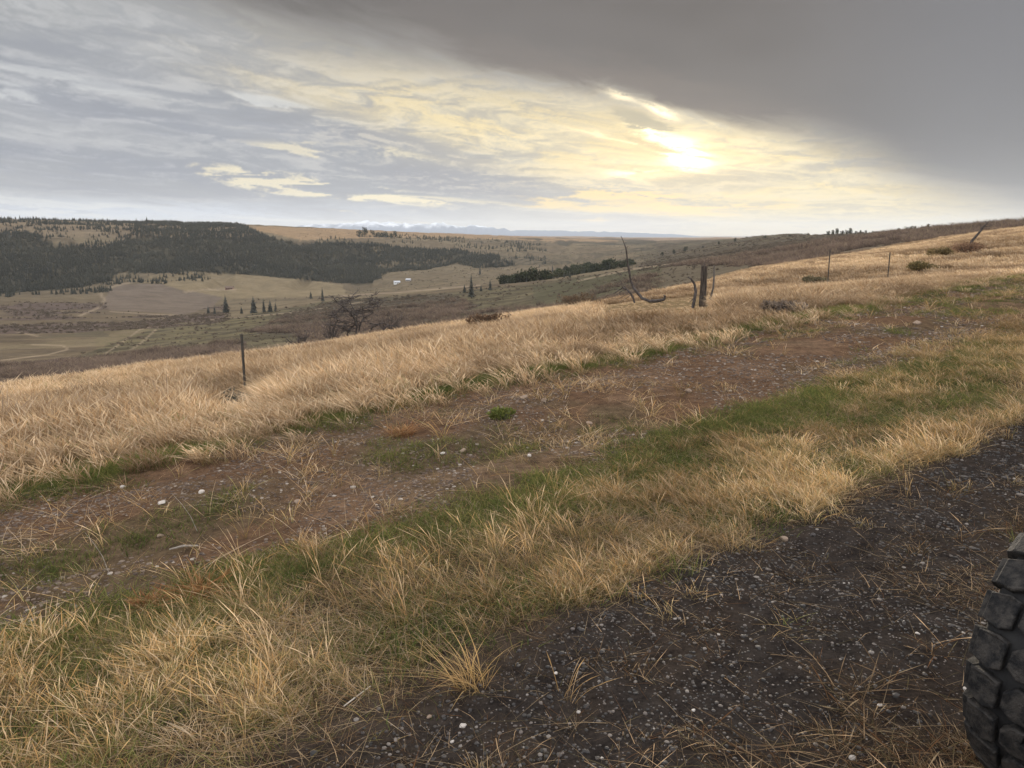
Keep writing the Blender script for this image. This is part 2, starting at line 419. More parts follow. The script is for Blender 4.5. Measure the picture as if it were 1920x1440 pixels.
def edge_t(s, base, amp, sc, seed):                   # wandering band edges
    return base + (fbm(s*sc, s*0+seed*3.7, 4, seed)-.5)*2*amp
def zones(x, y):
    s, t = st(x, y)
    w1 = (fbm(x*1.1, y*1.1, 4, 71)-.5)*1.0; w2 = (fbm(x*.6, y*.6, 4, 73)-.5)*1.4; w3 = (fbm(x*.5, y*.5, 4, 75)-.5)*1.2
    gravel = sst(.12, -.18, t-2.42+.2*np.exp(-((s-.6)/1.3)**2)+w1*.35)
    dirt = sst(3.75, 4.25, t+w2)*sst(8.0, 7.4, t+w3)*sst(60, 34, s)
    return s, t, gravel, dirt

# ------------------------------------------------------------------ ground sheet
def build_ground():
    azs = np.concatenate([np.linspace(-180,-46,50)[:-1], np.linspace(-46,-37,30)[:-1], np.linspace(-37,37,520)[:-1], np.linspace(37,50,50)[:-1], np.linspace(50,180,50)[:-1]])
    rs = np.concatenate([[.0], np.geomspace(.6, 60, 420)[:-1], np.geomspace(60, 3000, 430)[:-1], np.geomspace(3000, 36000, 60)])
    A, RR = np.meshgrid(np.radians(azs), rs, indexing='ij')
    x = np.sin(A)*RR; y = np.cos(A)*RR; z = H(x, y)
    na, nr = x.shape
    i = np.arange(na)[:,None]*nr; i2 = ((np.arange(na)+1) % na)[:,None]*nr; j = np.arange(nr-1)[None,:]
    Fc = np.stack([i+j, i2+j, i2+j+1, i+j+1], -1).reshape(-1, 4)
    V = np.stack([x, y, z], -1).reshape(-1, 3)
    x, y, z = V.T; r = np.hypot(x, y); px, py = project(x, y, z)
    s, t, gravel, dirt = zones(x, y)
    def L(a): return np.array(a, float)
    col = np.tile(L((.17,.125,.07)), (len(V),1))                                  # litter under dry grass
    def put(w, c):
        nonlocal col
        w = np.clip(w, 0, 1)[:,None]; col = col*(1-w) + np.array(c)[None]*w
    put(sst(8.2, 6.5, t)*.9, (.085,.068,.042)); put(sst(5.0, 4.2, t)*sst(2.2,3,t)*.5*sst(.4,.6,fbm(x*1.2,y*1.2,3,89)), (.07,.08,.035)); put(sst(4.4,3.6,t)*.85, (.050,.038,.027)); put(sst(3.1,2.4,t)*.8, (.05,.038,.030))
    gm = fbm(x*1.7, y*1.7, 4, 81)
    put(dirt*(.95), (.105,.064,.040)); put(dirt*sst(.5,.66,fbm(x*.9,y*.9,4,83))*.7, (.085,.065,.04)); put(dirt*sst(.52,.7,gm)*.35, (.18,.12,.08))
    put(gravel, (.031,.026,.023)); put(gravel*sst(.46,.66,fbm(x*3,y*3,4,85))*.5, (.040,.030,.023)); put(gravel*sst(1.2,.0,t)*.35, (.042,.030,.022))
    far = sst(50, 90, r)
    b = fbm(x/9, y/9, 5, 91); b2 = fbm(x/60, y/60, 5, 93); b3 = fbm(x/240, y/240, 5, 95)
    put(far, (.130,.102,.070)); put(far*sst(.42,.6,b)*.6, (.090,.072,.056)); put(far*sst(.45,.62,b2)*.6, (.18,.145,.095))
    f9 = sst(600, 800, r)
    spur = inpoly(px+(b-.5)*20, py+(b2-.5)*8, SPUR) & (r > 90) & (r < 800)
    put(spur*.9, (.094,.080,.056)); put(spur*sst(.5,.6,b)*.5, (.14,.12,.074)); put(spur*sst(.48,.4,b)*.4, (.055,.05,.036))
    put((inpoly(px+(b2-.5)*60, py+(b-.5)*14, BRUSH1) & (r > 90) & (r < 800))*.6, (.075,.064,.055))
    put((py > 585)*(px < 420)*f9*0, (.1,.08,.07))
    brush = sst(.42,.55,b2)*(px < 420)*(r > 380)*(r < 900); put(brush*.8, (.088,.066,.062))
    put(((r > 75)*(r < 185)*(px < 460)).astype(float)*sst(.38,.50,b)*.75, (.085,.062,.055)); put(((r > 185)*(r < 420)*(px > 180)*(px < 560)).astype(float)*sst(.45,.6,b)*.6, (.14,.118,.072))
    put(((r > 330)*inpoly(px, py, OLIVE)), (.105,.088,.062))
    put(((r > 850)*(r < 1500)).astype(float)*.6, (.125,.10,.068))
    put((r > 600)*inpoly(px, py, TANHILL)*.85, (.19,.15,.095))
    put((r > 600)*inpoly(px+(b2-.5)*8, py+(b-.5)*3, FIELD), (.135,.108,.086))
    fr = inpoly(px+(b2-.5)*30, py+(b3-.5)*14, FOREST) & (r > 1000); put(fr*.9, (.045,.042,.032))
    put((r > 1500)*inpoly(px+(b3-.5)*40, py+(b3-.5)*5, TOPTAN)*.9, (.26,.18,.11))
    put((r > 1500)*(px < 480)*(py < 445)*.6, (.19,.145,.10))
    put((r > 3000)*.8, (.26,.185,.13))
    put((px > 1190)*(r > 300)*(r < 2200)*.85, (.092,.075,.056)); put((px > 1190)*(r > 300)*(r < 2200)*sst(.48,.60,b2)*.65, (.17,.14,.095)); put((px > 1190)*(r > 300)*(r < 2200)*sst(.52,.6,b)*.5, (.05,.045,.035)); put((px > 1000)*(px < 1420)*(r > 66)*(r < 420)*(t > 34)*.85, (.085,.078,.052)); put((px > 780)*(px < 1230)*(py > 446)*(py < 497)*(r > 1150)*sst(.56,.42,b3)*.8, (.070,.062,.048)); put((px > 700)*(px < 1230)*(r > 850)*(r < 2300)*sst(.5,.6,b)*.45, (.19,.15,.10))
    put((px > 1240)*(r > 66)*(r < 330)*(t > 34)*.55, (.135,.105,.08))
    put(((px > 1210)*(r > 300)*(r < 2500)*sst(.47,.58,b2))*.5, (.09,.078,.056))
    tr = np.zeros(len(V))
    for pl, w in TRACKS_AND_CREST: tr = np.maximum(tr, sst(w*1.2, w*.4, dline(px, py, pl)))
    put(tr*(r > 100)*(r < 2200)*.6, (.27,.21,.15))
    rough = np.clip(dirt*.9+gravel, 0, 1)
    m, nt, out = material('ground')
    cn = attr('gcol').outputs['Color']; P = pos(); ds = attr('nearness').outputs['Fac']
    n1 = noise(P, 9, 8, .7); n2 = noise(P, 60, 5, .7); n3 = noise(P, .05, 8, .65); n4 = noise(P, .6, 6, .7)
    k = mixc(E(ds), mixc(ss(.3,.7,n3*.5+n4*.5), (.68,.68,.68), (1.32,1.30,1.27)), mixc(ss(.3,.7,n1*.6+n2*.4), (.42,.42,.45), (1.65,1.6,1.55)))
    c = mixc(1.0, cn, k, 'MULTIPLY')
    vo = nt.nodes.new('ShaderNodeTexVoronoi'); nt.links.new(P, vo.inputs['Vector']); vo.inputs['Scale'].default_value = 95
    rk = attr('stony').outputs['Fac']
    sep = nt.nodes.new('ShaderNodeSeparateColor'); nt.links.new(vo.outputs['Color'], sep.inputs[0])
    sel = ss(.90, .94, E(sep.outputs[0]))*ss(.40, .3, E(vo.outputs['Distance']))*E(rk)
    c = mixc(sel*.75, c, mixc(E(sep.outputs[1]), (.10,.085,.08), (.34,.29,.26)))
    d = nt.nodes.new('ShaderNodeBsdfDiffuse'); nt.links.new(c, d.inputs['Color']); d.inputs['Roughness'].default_value = .3
    bp = nt.nodes.new('ShaderNodeBump'); bp.inputs['Strength'].default_value = .8; bp.inputs['Distance'].default_value = .02
    nt.links.new(((n1*1.0+n2*.5)*E(ds)).k, bp.inputs['Height']); nt.links.new(bp.outputs[0], d.inputs['Normal'])
    nt.links.new(d.outputs[0], out.inputs[0])
    rgba = np.concatenate([col, np.ones((len(V),1))], 1)
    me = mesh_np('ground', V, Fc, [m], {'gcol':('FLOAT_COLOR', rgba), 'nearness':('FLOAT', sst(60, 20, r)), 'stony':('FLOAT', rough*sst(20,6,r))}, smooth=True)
    tag(add('ground', me), 'rolling grassland falling from the gravel shoulder into the valley', 'ground', kind='structure')
build_ground()

# ------------------------------------------------------------------ far mountains
def build_mountains():
    pts = [(300,447),(420,436),(520,426),(600,421),(660,419),(690,414),(740,418),(800,420),(835,417),(870,421),(905,424),(960,429),(1010,431),(1060,432),(1110,433),(1150,434),(1200,436),(1250,437),(1290,440),(1340,445),(1420,449)]
    azs = np.linspace(azel(300,440)[0], azel(1420,440)[0], 420); top = np.interp(azs, [azel(p[0],p[1])[0] for p in pts], [slope(*p) for p in pts])
    D = np.linspace(20000, 27000, 26); V = []; sn = []
    for j, d in enumerate(D):
        k = j/25.; prof = math.sin(min(k/.62, 1)*math.pi/2)**1.3 if k < .62 else 1-(k-.62)*.6
        a = np.radians(azs); x = np.sin(a)*d; y = np.cos(a)*d
        ridge = 1-np.abs(fbm(azs*1.1+5, azs*0+d/4200, 5, 111)-.5)*2
        hh = (top*25000*1.0+40)*prof*(.66+.44*ridge) - 60
        V.append(np.stack([x, y, hh], -1))
        sn.append(sst(190, 380, hh + (fbm(azs*3, azs*0+d/900, 4, 121)-.5)*230))
    V = np.concatenate(V); n = len(azs); i = np.arange(25)[:,None]*n; j = np.arange(n-1)[None]
    Fc = np.stack([i+j, i+j+1, i+n+j+1, i+n+j], -1).reshape(-1, 4)
    m, nt, out = material('mountain_haze_blue_and_snow'); P = pos()
    a = E(attr('snow').outputs['Fac']); n1 = noise(P, .0022, 8, .7)
    c = mixc((a*.7+ss(.45,.6,n1)*a).clamp(), (.09,.13,.21), (.75,.79,.86))  # rock is tinted blue, distance haze painted into its base colour
    d = nt.nodes.new('ShaderNodeBsdfDiffuse'); nt.links.new(c, d.inputs[0]); nt.links.new(d.outputs[0], out.inputs[0])
    me = mesh_np('mountains', V, Fc, [m], {'snow':('FLOAT', np.concatenate(sn))}, smooth=False)
    tag(add('mountains', me), 'far blue mountain range with snow on its peaks', 'mountains', kind='structure')
build_mountains()

# ------------------------------------------------------------------ haze
def build_haze():
    b = MB(); b.box((0, 0, 150), (80000, 80000, 900)); m, nt, out = material('haze')
    v = nt.nodes.new('ShaderNodeVolumePrincipled'); v.inputs['Color'].default_value = (.86,.92,1.0,1); v.inputs['Density'].default_value = HAZE
    v.inputs['Anisotropy'].default_value = .15
    nt.links.new(v.outputs[0], out.inputs['Volume'])
    tag(b.obj('haze', m), 'thin haze over the valley', 'haze', kind='stuff')
HAZE = 3.6e-5
build_haze()

# ------------------------------------------------------------------ scattering
LIB = bpy.data.collections.new('plant_kinds')          # never linked to the scene
def lib(name, me):
    o = bpy.data.objects.new(name, me); return o
def scatter(name, kinds, x, y, z, scl, rz, tilt=None, tint=None, which=None):
    n = len(x); me = bpy.data.meshes.new(name); me.vertices.add(n)
    me.vertices.foreach_set('co', np.stack([x, y, z], -1).astype(np.float32).ravel())
    rot = np.zeros((n,3), np.float32); rot[:,2] = rz
    if tilt is not None: rot[:,0] = tilt[0]; rot[:,1] = tilt[1]
    scl = np.asarray(scl, np.float32); scl = np.repeat(scl[:,None], 3, 1) if scl.ndim == 1 else scl
    def A(nm, tp, arr, k): a = me.attributes.new(nm, tp, 'POINT'); a.data.foreach_set(k, np.ascontiguousarray(arr).ravel())
    A('rot', 'FLOAT_VECTOR', rot, 'vector'); A('scl', 'FLOAT_VECTOR', scl, 'vector')
    A('tint', 'FLOAT', (RNG.random(n) if tint is None else np.clip(tint,0,1)).astype(np.float32), 'value')
    A('which', 'INT', (RNG.integers(0, len(kinds), n) if which is None else which).astype(np.int32), 'value')
    c = bpy.data.collections.new(name+'_kinds')
    for i, k in enumerate(kinds): c.objects.link(lib('%s_%02d' % (name, i), k))
    ng = bpy.data.node_groups.new(name, 'GeometryNodeTree')
    ng.interface.new_socket('Geometry', in_out='INPUT', socket_type='NodeSocketGeometry')
    ng.interface.new_socket('Geometry', in_out='OUTPUT', socket_type='NodeSocketGeometry')
    N = ng.nodes.new; Lk = ng.links.new
    gi = N('NodeGroupInput'); go = N('NodeGroupOutput'); ci = N('GeometryNodeCollectionInfo'); ip = N('GeometryNodeInstanceOnPoints')
    ci.inputs['Collection'].default_value = c; ci.inputs['Separate Children'].default_value = True; ci.inputs['Reset Children'].default_value = True
    def na(nm, tp):
        q = N('GeometryNodeInputNamedAttribute'); q.data_type = tp; q.inputs[0].default_value = nm; return q.outputs[0]
    Lk(gi.outputs[0], ip.inputs['Points']); Lk(ci.outputs[0], ip.inputs['Instance']); ip.inputs['Pick Instance'].default_value = True
    Lk(na('which', 'INT'), ip.inputs['Instance Index']); Lk(na('rot', 'FLOAT_VECTOR'), ip.inputs['Rotation']); Lk(na('scl', 'FLOAT_VECTOR'), ip.inputs['Scale'])
    Lk(ip.outputs[0], go.inputs[0])
    o = add(name, me); md = o.modifiers.new('scatter', 'NODES'); md.node_group = ng
    return o
def tuft(name, mat, nb, rad, h, wd, cols, lean=(-.25,0), bend=.45, seg=4, head=0.0, basecol=None, spread=.3, hvar=.35, curl=0.0):
    """a clump of nb curved blades, each tapering to its tip"""
    V = np.zeros((nb, seg+1, 2, 3)); C = np.zeros((nb, seg+1, 2, 4)); g = RNG
    for b in range(nb):
        a = g.random()*6.283; rr = rad*math.sqrt(g.random()); p = np.array([math.cos(a)*rr, math.sin(a)*rr, -.01])
        hh = h*(1-hvar*g.random()-hvar*.6*abs(g.normal())*.5); hh = max(hh, h*.25)
        th = g.random()*6.283; sp = spread*g.random()
        d0 = np.array([math.cos(th)*sp+lean[0]*.5, math.sin(th)*sp+lean[1]*.5, 1.0])
        bd = np.array([math.cos(th)*sp*1.2+lean[0]*bend*2+g.normal()*curl, math.sin(th)*sp*1.2+lean[1]+g.normal()*curl, -bend*.5*g.random()])
        fa = g.random()*6.283; side = np.array([math.cos(fa), math.sin(fa), 0])
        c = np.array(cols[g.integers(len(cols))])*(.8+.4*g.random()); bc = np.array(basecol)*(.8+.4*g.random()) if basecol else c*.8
        w = wd*(.7+.6*g.random())
        for k in range(seg+1):
            q = k/seg; pt = p + (d0*q + bd*q*q)*hh
            ww = w*(1-q**1.6)*.5 + w*.06
            if head and q > .6 and k < seg: ww = w*head*.5
            V[b,k,0] = pt - side*ww; V[b,k,1] = pt + side*ww
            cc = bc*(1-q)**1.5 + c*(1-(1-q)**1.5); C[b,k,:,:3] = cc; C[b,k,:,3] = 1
    i = np.arange(nb)[:,None]*(seg+1)*2 + np.arange(seg)[None]*2
    Fc = np.stack([i, i+1, i+3, i+2], -1).reshape(-1, 4)
    return mesh_np(name, V.reshape(-1,3), Fc, [mat], {'bc':('FLOAT_COLOR', C.reshape(-1,4))})
def frust(x, y, m=42): return np.abs(np.degrees(np.arctan2(x, y))) < m
def sample(n, s0, s1, t0, t1):
    s = RNG.uniform(s0, s1, n); t = RNG.uniform(t0, t1, n); x, y = xy(s, t)
    return x, y, s, t

STRAW = [(.62,.47,.31),(.68,.53,.37),(.54,.40,.26),(.75,.60,.44),(.50,.34,.20)]
ORANGE = [(.58,.37,.18),(.62,.43,.22),(.50,.30,.13),(.40,.30,.15),(.68,.52,.31),(.28,.25,.12)]
GREEN = [(.085,.12,.038),(.07,.10,.034),(.11,.135,.05),(.15,.15,.065)]
OLV = [(.20,.21,.075),(.27,.24,.10),(.16,.19,.06)]
M_straw = leafmat('straw_grass', .42, (.50,.46,.43), (1.28,1.25,1.18))
M_green = leafmat('green_grass', .45, (.7,.75,.7), (1.35,1.2,1.1))
M_weed = leafmat('dry_weed', .25, (.6,.55,.5), (1.3,1.15,1.0))

def build_tall_grass():
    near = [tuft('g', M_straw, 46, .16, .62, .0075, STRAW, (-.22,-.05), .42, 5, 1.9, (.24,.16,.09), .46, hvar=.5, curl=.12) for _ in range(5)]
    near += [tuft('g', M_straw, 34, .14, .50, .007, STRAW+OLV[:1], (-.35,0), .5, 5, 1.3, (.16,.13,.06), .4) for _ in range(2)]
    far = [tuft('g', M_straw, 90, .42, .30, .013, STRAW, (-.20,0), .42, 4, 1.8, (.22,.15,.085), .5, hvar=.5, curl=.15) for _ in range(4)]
    X = []
    x, y, s, t = sample(95000, -12, 60, 7.0, 26)
    r = np.hypot(x, y); dens = fbm(x*.35, y*.35, 4, 201)
    e = 8.0 + (fbm(s*.5, s*0, 4, 203)-.5)*1.6
    bare = sst(.25, .42, fbm(x*.22+9, y*.5, 4, 205))
    ok = frust(x, y) & (r < 32) & (RNG.random(len(x)) < (.10+.9*sst(-.5, 1.4, t-e))*(.35+.65*sst(.3,.5,dens))*(.35+.65*bare)*np.clip(18/r, .3, 1))
    x, y, s, t = x[ok], y[ok], s[ok], t[ok]; e = e[ok]
    pxx, _ = project(x, y, H(x,y)); rr_ = np.hypot(x, y)
    low = (1-.85*((pxx > 1110)*(pxx < 1345)*(rr_ > 15.5)))*np.clip(1-.85*np.exp(-(((x+y*.362)/.5)**2+((y-11.4)/2.3)**2)), .15, 1)*(1-.45*sst(14,26,r[ok]))
    hs = low*(.42+.48*sst(0, 2.6, t-e))*(.75+.5*RNG.random(len(x)))*(.8+.4*fbm(x*.4,y*.4,3,207))
    ti = fbm(x*.3, y*.3, 4, 209)*1.4-.15+RNG.normal(0,.2,len(x))-.5*sst(.56,.68,fbm(x*.9,y*.9,4,219))
    scl = np.stack([hs**.5, hs**.5, hs], -1)
    o = scatter('tall_grass', near, x, y, H(x,y)-.01, scl, RNG.normal(0,.8,len(x)), tint=ti)
    tag(o, 'tall straw-coloured grass covering the slope beyond the dirt track', 'grass', kind='stuff')
    x, y, s, t = sample(60000, -5, 130, 6, 62)
    r = np.hypot(x, y)
    lim = 30 + sst(20, 60, s)*16
    ok = frust(x, y) & (r > 25) & (t < lim+(fbm(x*.1,y*.1,3,211)-.5)*14) & (t > 7.6) & (RNG.random(len(x)) < np.clip(34/r,.3,1)*(.45+.55*sst(.35,.5,fbm(x*.12,y*.12,4,213))))
    x, y = x[ok], y[ok]; pxx, _ = project(x, y, H(x,y)); rr_ = np.hypot(x, y)
    hs = (.7+.45*RNG.random(len(x)))*(.7+.6*fbm(x*.25,y*.25,3,207))*(1-.85*((pxx > 1120)*(pxx < 1340)*(rr_ < 32)))
    ti = fbm(x*.15, y*.15, 4, 215)*1.4-.2+RNG.normal(0,.15,len(x))-.7*sst(.56,.66,fbm(x*.45,y*.45,4,217))
    o = scatter('hillside_grass', far, x, y, H(x,y)-.02, hs, RNG.normal(0,.5,len(x)), tint=ti)
    tag(o, 'straw-coloured grass on the rise beyond the fence line', 'grass', kind='stuff')
build_tall_grass()

def build_verge():
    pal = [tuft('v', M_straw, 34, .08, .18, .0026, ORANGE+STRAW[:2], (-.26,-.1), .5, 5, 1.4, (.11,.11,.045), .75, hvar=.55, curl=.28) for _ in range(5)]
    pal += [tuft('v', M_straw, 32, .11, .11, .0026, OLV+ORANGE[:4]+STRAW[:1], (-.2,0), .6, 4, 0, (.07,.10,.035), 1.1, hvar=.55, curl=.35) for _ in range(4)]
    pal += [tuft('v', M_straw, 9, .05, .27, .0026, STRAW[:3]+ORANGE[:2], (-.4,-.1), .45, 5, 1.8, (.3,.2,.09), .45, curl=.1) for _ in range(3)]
    x, y, s, t = sample(90000, -3, 34, 1.7, 5.6)
    r = np.hypot(x, y)
    n = fbm(x*1.0, y*1.0, 4, 221)
    lo = 2.40 - .16*np.exp(-((s-.6)/1.3)**2) - (fbm(x*1.1, y*1.1, 4, 71)-.5)*.35; hi = 3.75 + sst(1,5,s)*.15 + sst(5,16,s)*.5
    band = sst(-.12, .25, t-lo)*sst(.45, -.25, t-hi-(fbm(x*.8,y*.8,3,223)-.5)*1.2)
    ok = frust(x, y) & (RNG.random(len(x)) < (band*(.10+.90*sst(.38,.56,n))*(.35+.65*sst(.38,.60,fbm(x*3.0,y*3.0,2,305))) + .006)*np.clip(9/r,.3,1)*.80)
    x, y, s, t = x[ok], y[ok], s[ok], t[ok]; k = len(x)
    patch = fbm(x*1.1+4, y*1.1, 4, 225)+RNG.normal(0,.05,k)
    which = np.where(patch > .5, RNG.integers(0,5,k), RNG.integers(5,9,k)); which = np.where(RNG.random(k) < .10, RNG.integers(9,12,k), which)
    hs = (.55+.55*RNG.random(k))*(.7+.6*fbm(x*.7,y*.7,3,227))
    tag(scatter('verge_grass', pal, x, y, H(x,y)-.008, hs, RNG.normal(0,1.1,k), tint=fbm(x*.9,y*.9,3,229)*1.7-.4+RNG.normal(0,.22,k), which=which),
        'orange and olive bunch grass between the gravel and the dirt track', 'grass', kind='stuff')
    # right-hand thick meadow where the track fades
    x, y, s, t = sample(36000, 6, 42, 2.0, 9.2); r = np.hypot(x, y)
    ok = frust(x, y) & (RNG.random(len(x)) < sst(5.2, 3.6, t-(s-8)*.03)*sst(1.9,2.7,t)*sst(7,12,s)*.55*np.clip(14/r,.3,1))
    x, y = x[ok], y[ok]; k = len(x)
    tag(scatter('meadow_grass', pal[:9], x, y, H(x,y)-.01, (.8+.6*RNG.random(k)), RNG.normal(0,.7,k), tint=fbm(x*.5,y*.5,3,231)*1.6-.35),
        'golden grass growing thick along the verge uphill', 'grass', kind='stuff')
    th = [tuft('h', M_straw, 26, .10, .06, .003, ORANGE+STRAW, (0,0), .4, 3, 0, (.10,.08,.05), 2.6, .5, .7) for _ in range(4)]
    x, y, s, t = sample(60000, -3, 26, 1.9, 5.0); r = np.hypot(x, y)
    ok = frust(x, y) & (RNG.random(len(x)) < sst(2.25,2.7,t)*sst(4.6,3.9,t)*.2*np.clip(7/r,.2,1))
    x, y = x[ok], y[ok]; k = len(x)
    tag(scatter('grass_thatch', th, x, y, H(x,y)+.004, (.6+.7*RNG.random(k)), RNG.random(k)*6.28, tint=fbm(x*1.5,y*1.5,3,235)*1.6-.5), 'flattened dead stems between the verge tufts', 'thatch', kind='stuff')
    # short green turf along the track edges
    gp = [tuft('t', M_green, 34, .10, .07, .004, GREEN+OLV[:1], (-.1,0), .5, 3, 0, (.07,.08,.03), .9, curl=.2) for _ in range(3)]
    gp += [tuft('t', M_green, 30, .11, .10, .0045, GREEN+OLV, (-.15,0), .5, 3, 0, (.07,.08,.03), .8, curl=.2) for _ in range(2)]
    x, y, s, t = sample(150000, -3, 40, 2.3, 9.4); r = np.hypot(x, y)
    w2 = (fbm(x*.6, y*.6, 4, 73)-.5)*1.4; w3 = (fbm(x*.5, y*.5, 4, 75)-.5)*1.2
    g1 = np.exp(-((t+w2*.8-4.0)/.28)**2)*sst(.30,.55,fbm(x*.8,y*.8,3,301)); g2 = np.exp(-((t+w3-7.85)/.40)**2)*sst(.22,.5,fbm(x*.7,y*.7,3,303))
    mid = sst(.64,.76,fbm(x*.9,y*.9,4,83))*.35*sst(4.6,5.2,t)*sst(7.8,7.2,t) + sst(9,20,s)*.35*sst(.4,.55,fbm(x*1.4,y*1.4,3,87))*sst(4,5,t)*sst(8.5,7.5,t)
    und = sst(2.3,2.8,t)*sst(4.6,4.0,t)*.8*sst(.42,.56,fbm(x*1.2,y*1.2,3,89))
    ok = frust(x, y) & (RNG.random(len(x)) < (g1*.9+g2*.9+mid*.8+und*.65)*np.clip(9/r,.25,1)*.75)
    x, y = x[ok], y[ok]; k = len(x)
    tag(scatter('green_turf', gp, x, y, H(x,y)-.004, (.6+.7*RNG.random(k)), RNG.random(k)*6.28, tint=fbm(x*.8,y*.8,3,233)*1.4-.2+RNG.normal(0,.1,k)),
        'short green turf edging both sides of the dirt track', 'grass', kind='stuff')
    # straw litter and single stalks lying on the bare track
    lp = [tuft('l', M_straw, 9, .10, .16, .004, STRAW+ORANGE, (-.2,0), .9, 3, 0, None, 2.2, curl=.5) for _ in range(4)]
    lp += [tuft('l', M_straw, 12, .04, .22, .0035, STRAW+ORANGE, (-.5,0), .5, 4, 1.4, (.2,.15,.06), .6, curl=.2) for _ in range(2)]
    x, y, s, t = sample(16000, -3, 40, 4.2, 8.4); r = np.hypot(x, y); n = fbm(x*1.3,y*1.3,3,241)
    ok = frust(x, y) & (RNG.random(len(x)) < (.03+.28*sst(.52,.66,n)+.15*sst(9,18,s))*np.clip(10/r,.25,1))
    x, y = x[ok], y[ok]; k = len(x); wh = np.where(RNG.random(k) < .86, RNG.integers(0,4,k), RNG.integers(4,6,k))
    tag(scatter('straw_litter', lp, x, y, H(x,y), (.6+.7*RNG.random(k)), RNG.random(k)*6.28, which=wh),
        'broken straw lying over the bare dirt track', 'straw', kind='stuff')
build_verge()

def rock_mesh(name, mat, sub=2, seed=0, flat=.6):
    import bmesh
    bm = bmesh.new(); bmesh.ops.create_icosphere(bm, subdivisions=sub, radius=1)
    rn = random.Random(seed); ax = [Vector((rn.gauss(0,1),rn.gauss(0,1),rn.gauss(0,1))).normalized() for _ in range(9)]; cut = [rn.uniform(.55,.9) for _ in ax]
    for v in bm.verts:
        for a, c in zip(ax, cut):
            d = v.co.dot(a)
            if d > c: v.co -= a*(d-c)*.9
        v.co *= rn.uniform(.95,1.05); v.co.z *= flat; v.co.x *= 1.15
    me = bpy.data.meshes.new(name); bm.to_mesh(me); bm.free(); me.materials.append(mat); return me
def pebmat(name, stops):
    m, nt, out = material(name); t = attr('tint', True)
    rp = nt.nodes.new('ShaderNodeValToRGB'); nt.links.new(t.outputs['Fac'], rp.inputs[0]); e = rp.color_ramp.elements
    e[0].position = stops[0][0]; e[0].color = (*stops[0][1],1); e[1].position = stops[-1][0]; e[1].color = (*stops[-1][1],1)
    for p, c in stops[1:-1]: q = e.new(p); q.color = (*c,1)
    c = mixc(1.0, rp.outputs[0], mixc(noise(pos(), 90, 4, .6), (.6,.6,.6), (1.4,1.4,1.4)), 'MULTIPLY')
    p = nt.nodes.new('ShaderNodeBsdfPrincipled'); nt.links.new(c, p.inputs['Base Color']); p.inputs['Roughness'].default_value = .7
    nt.links.new(p.outputs[0], out.inputs[0]); return m
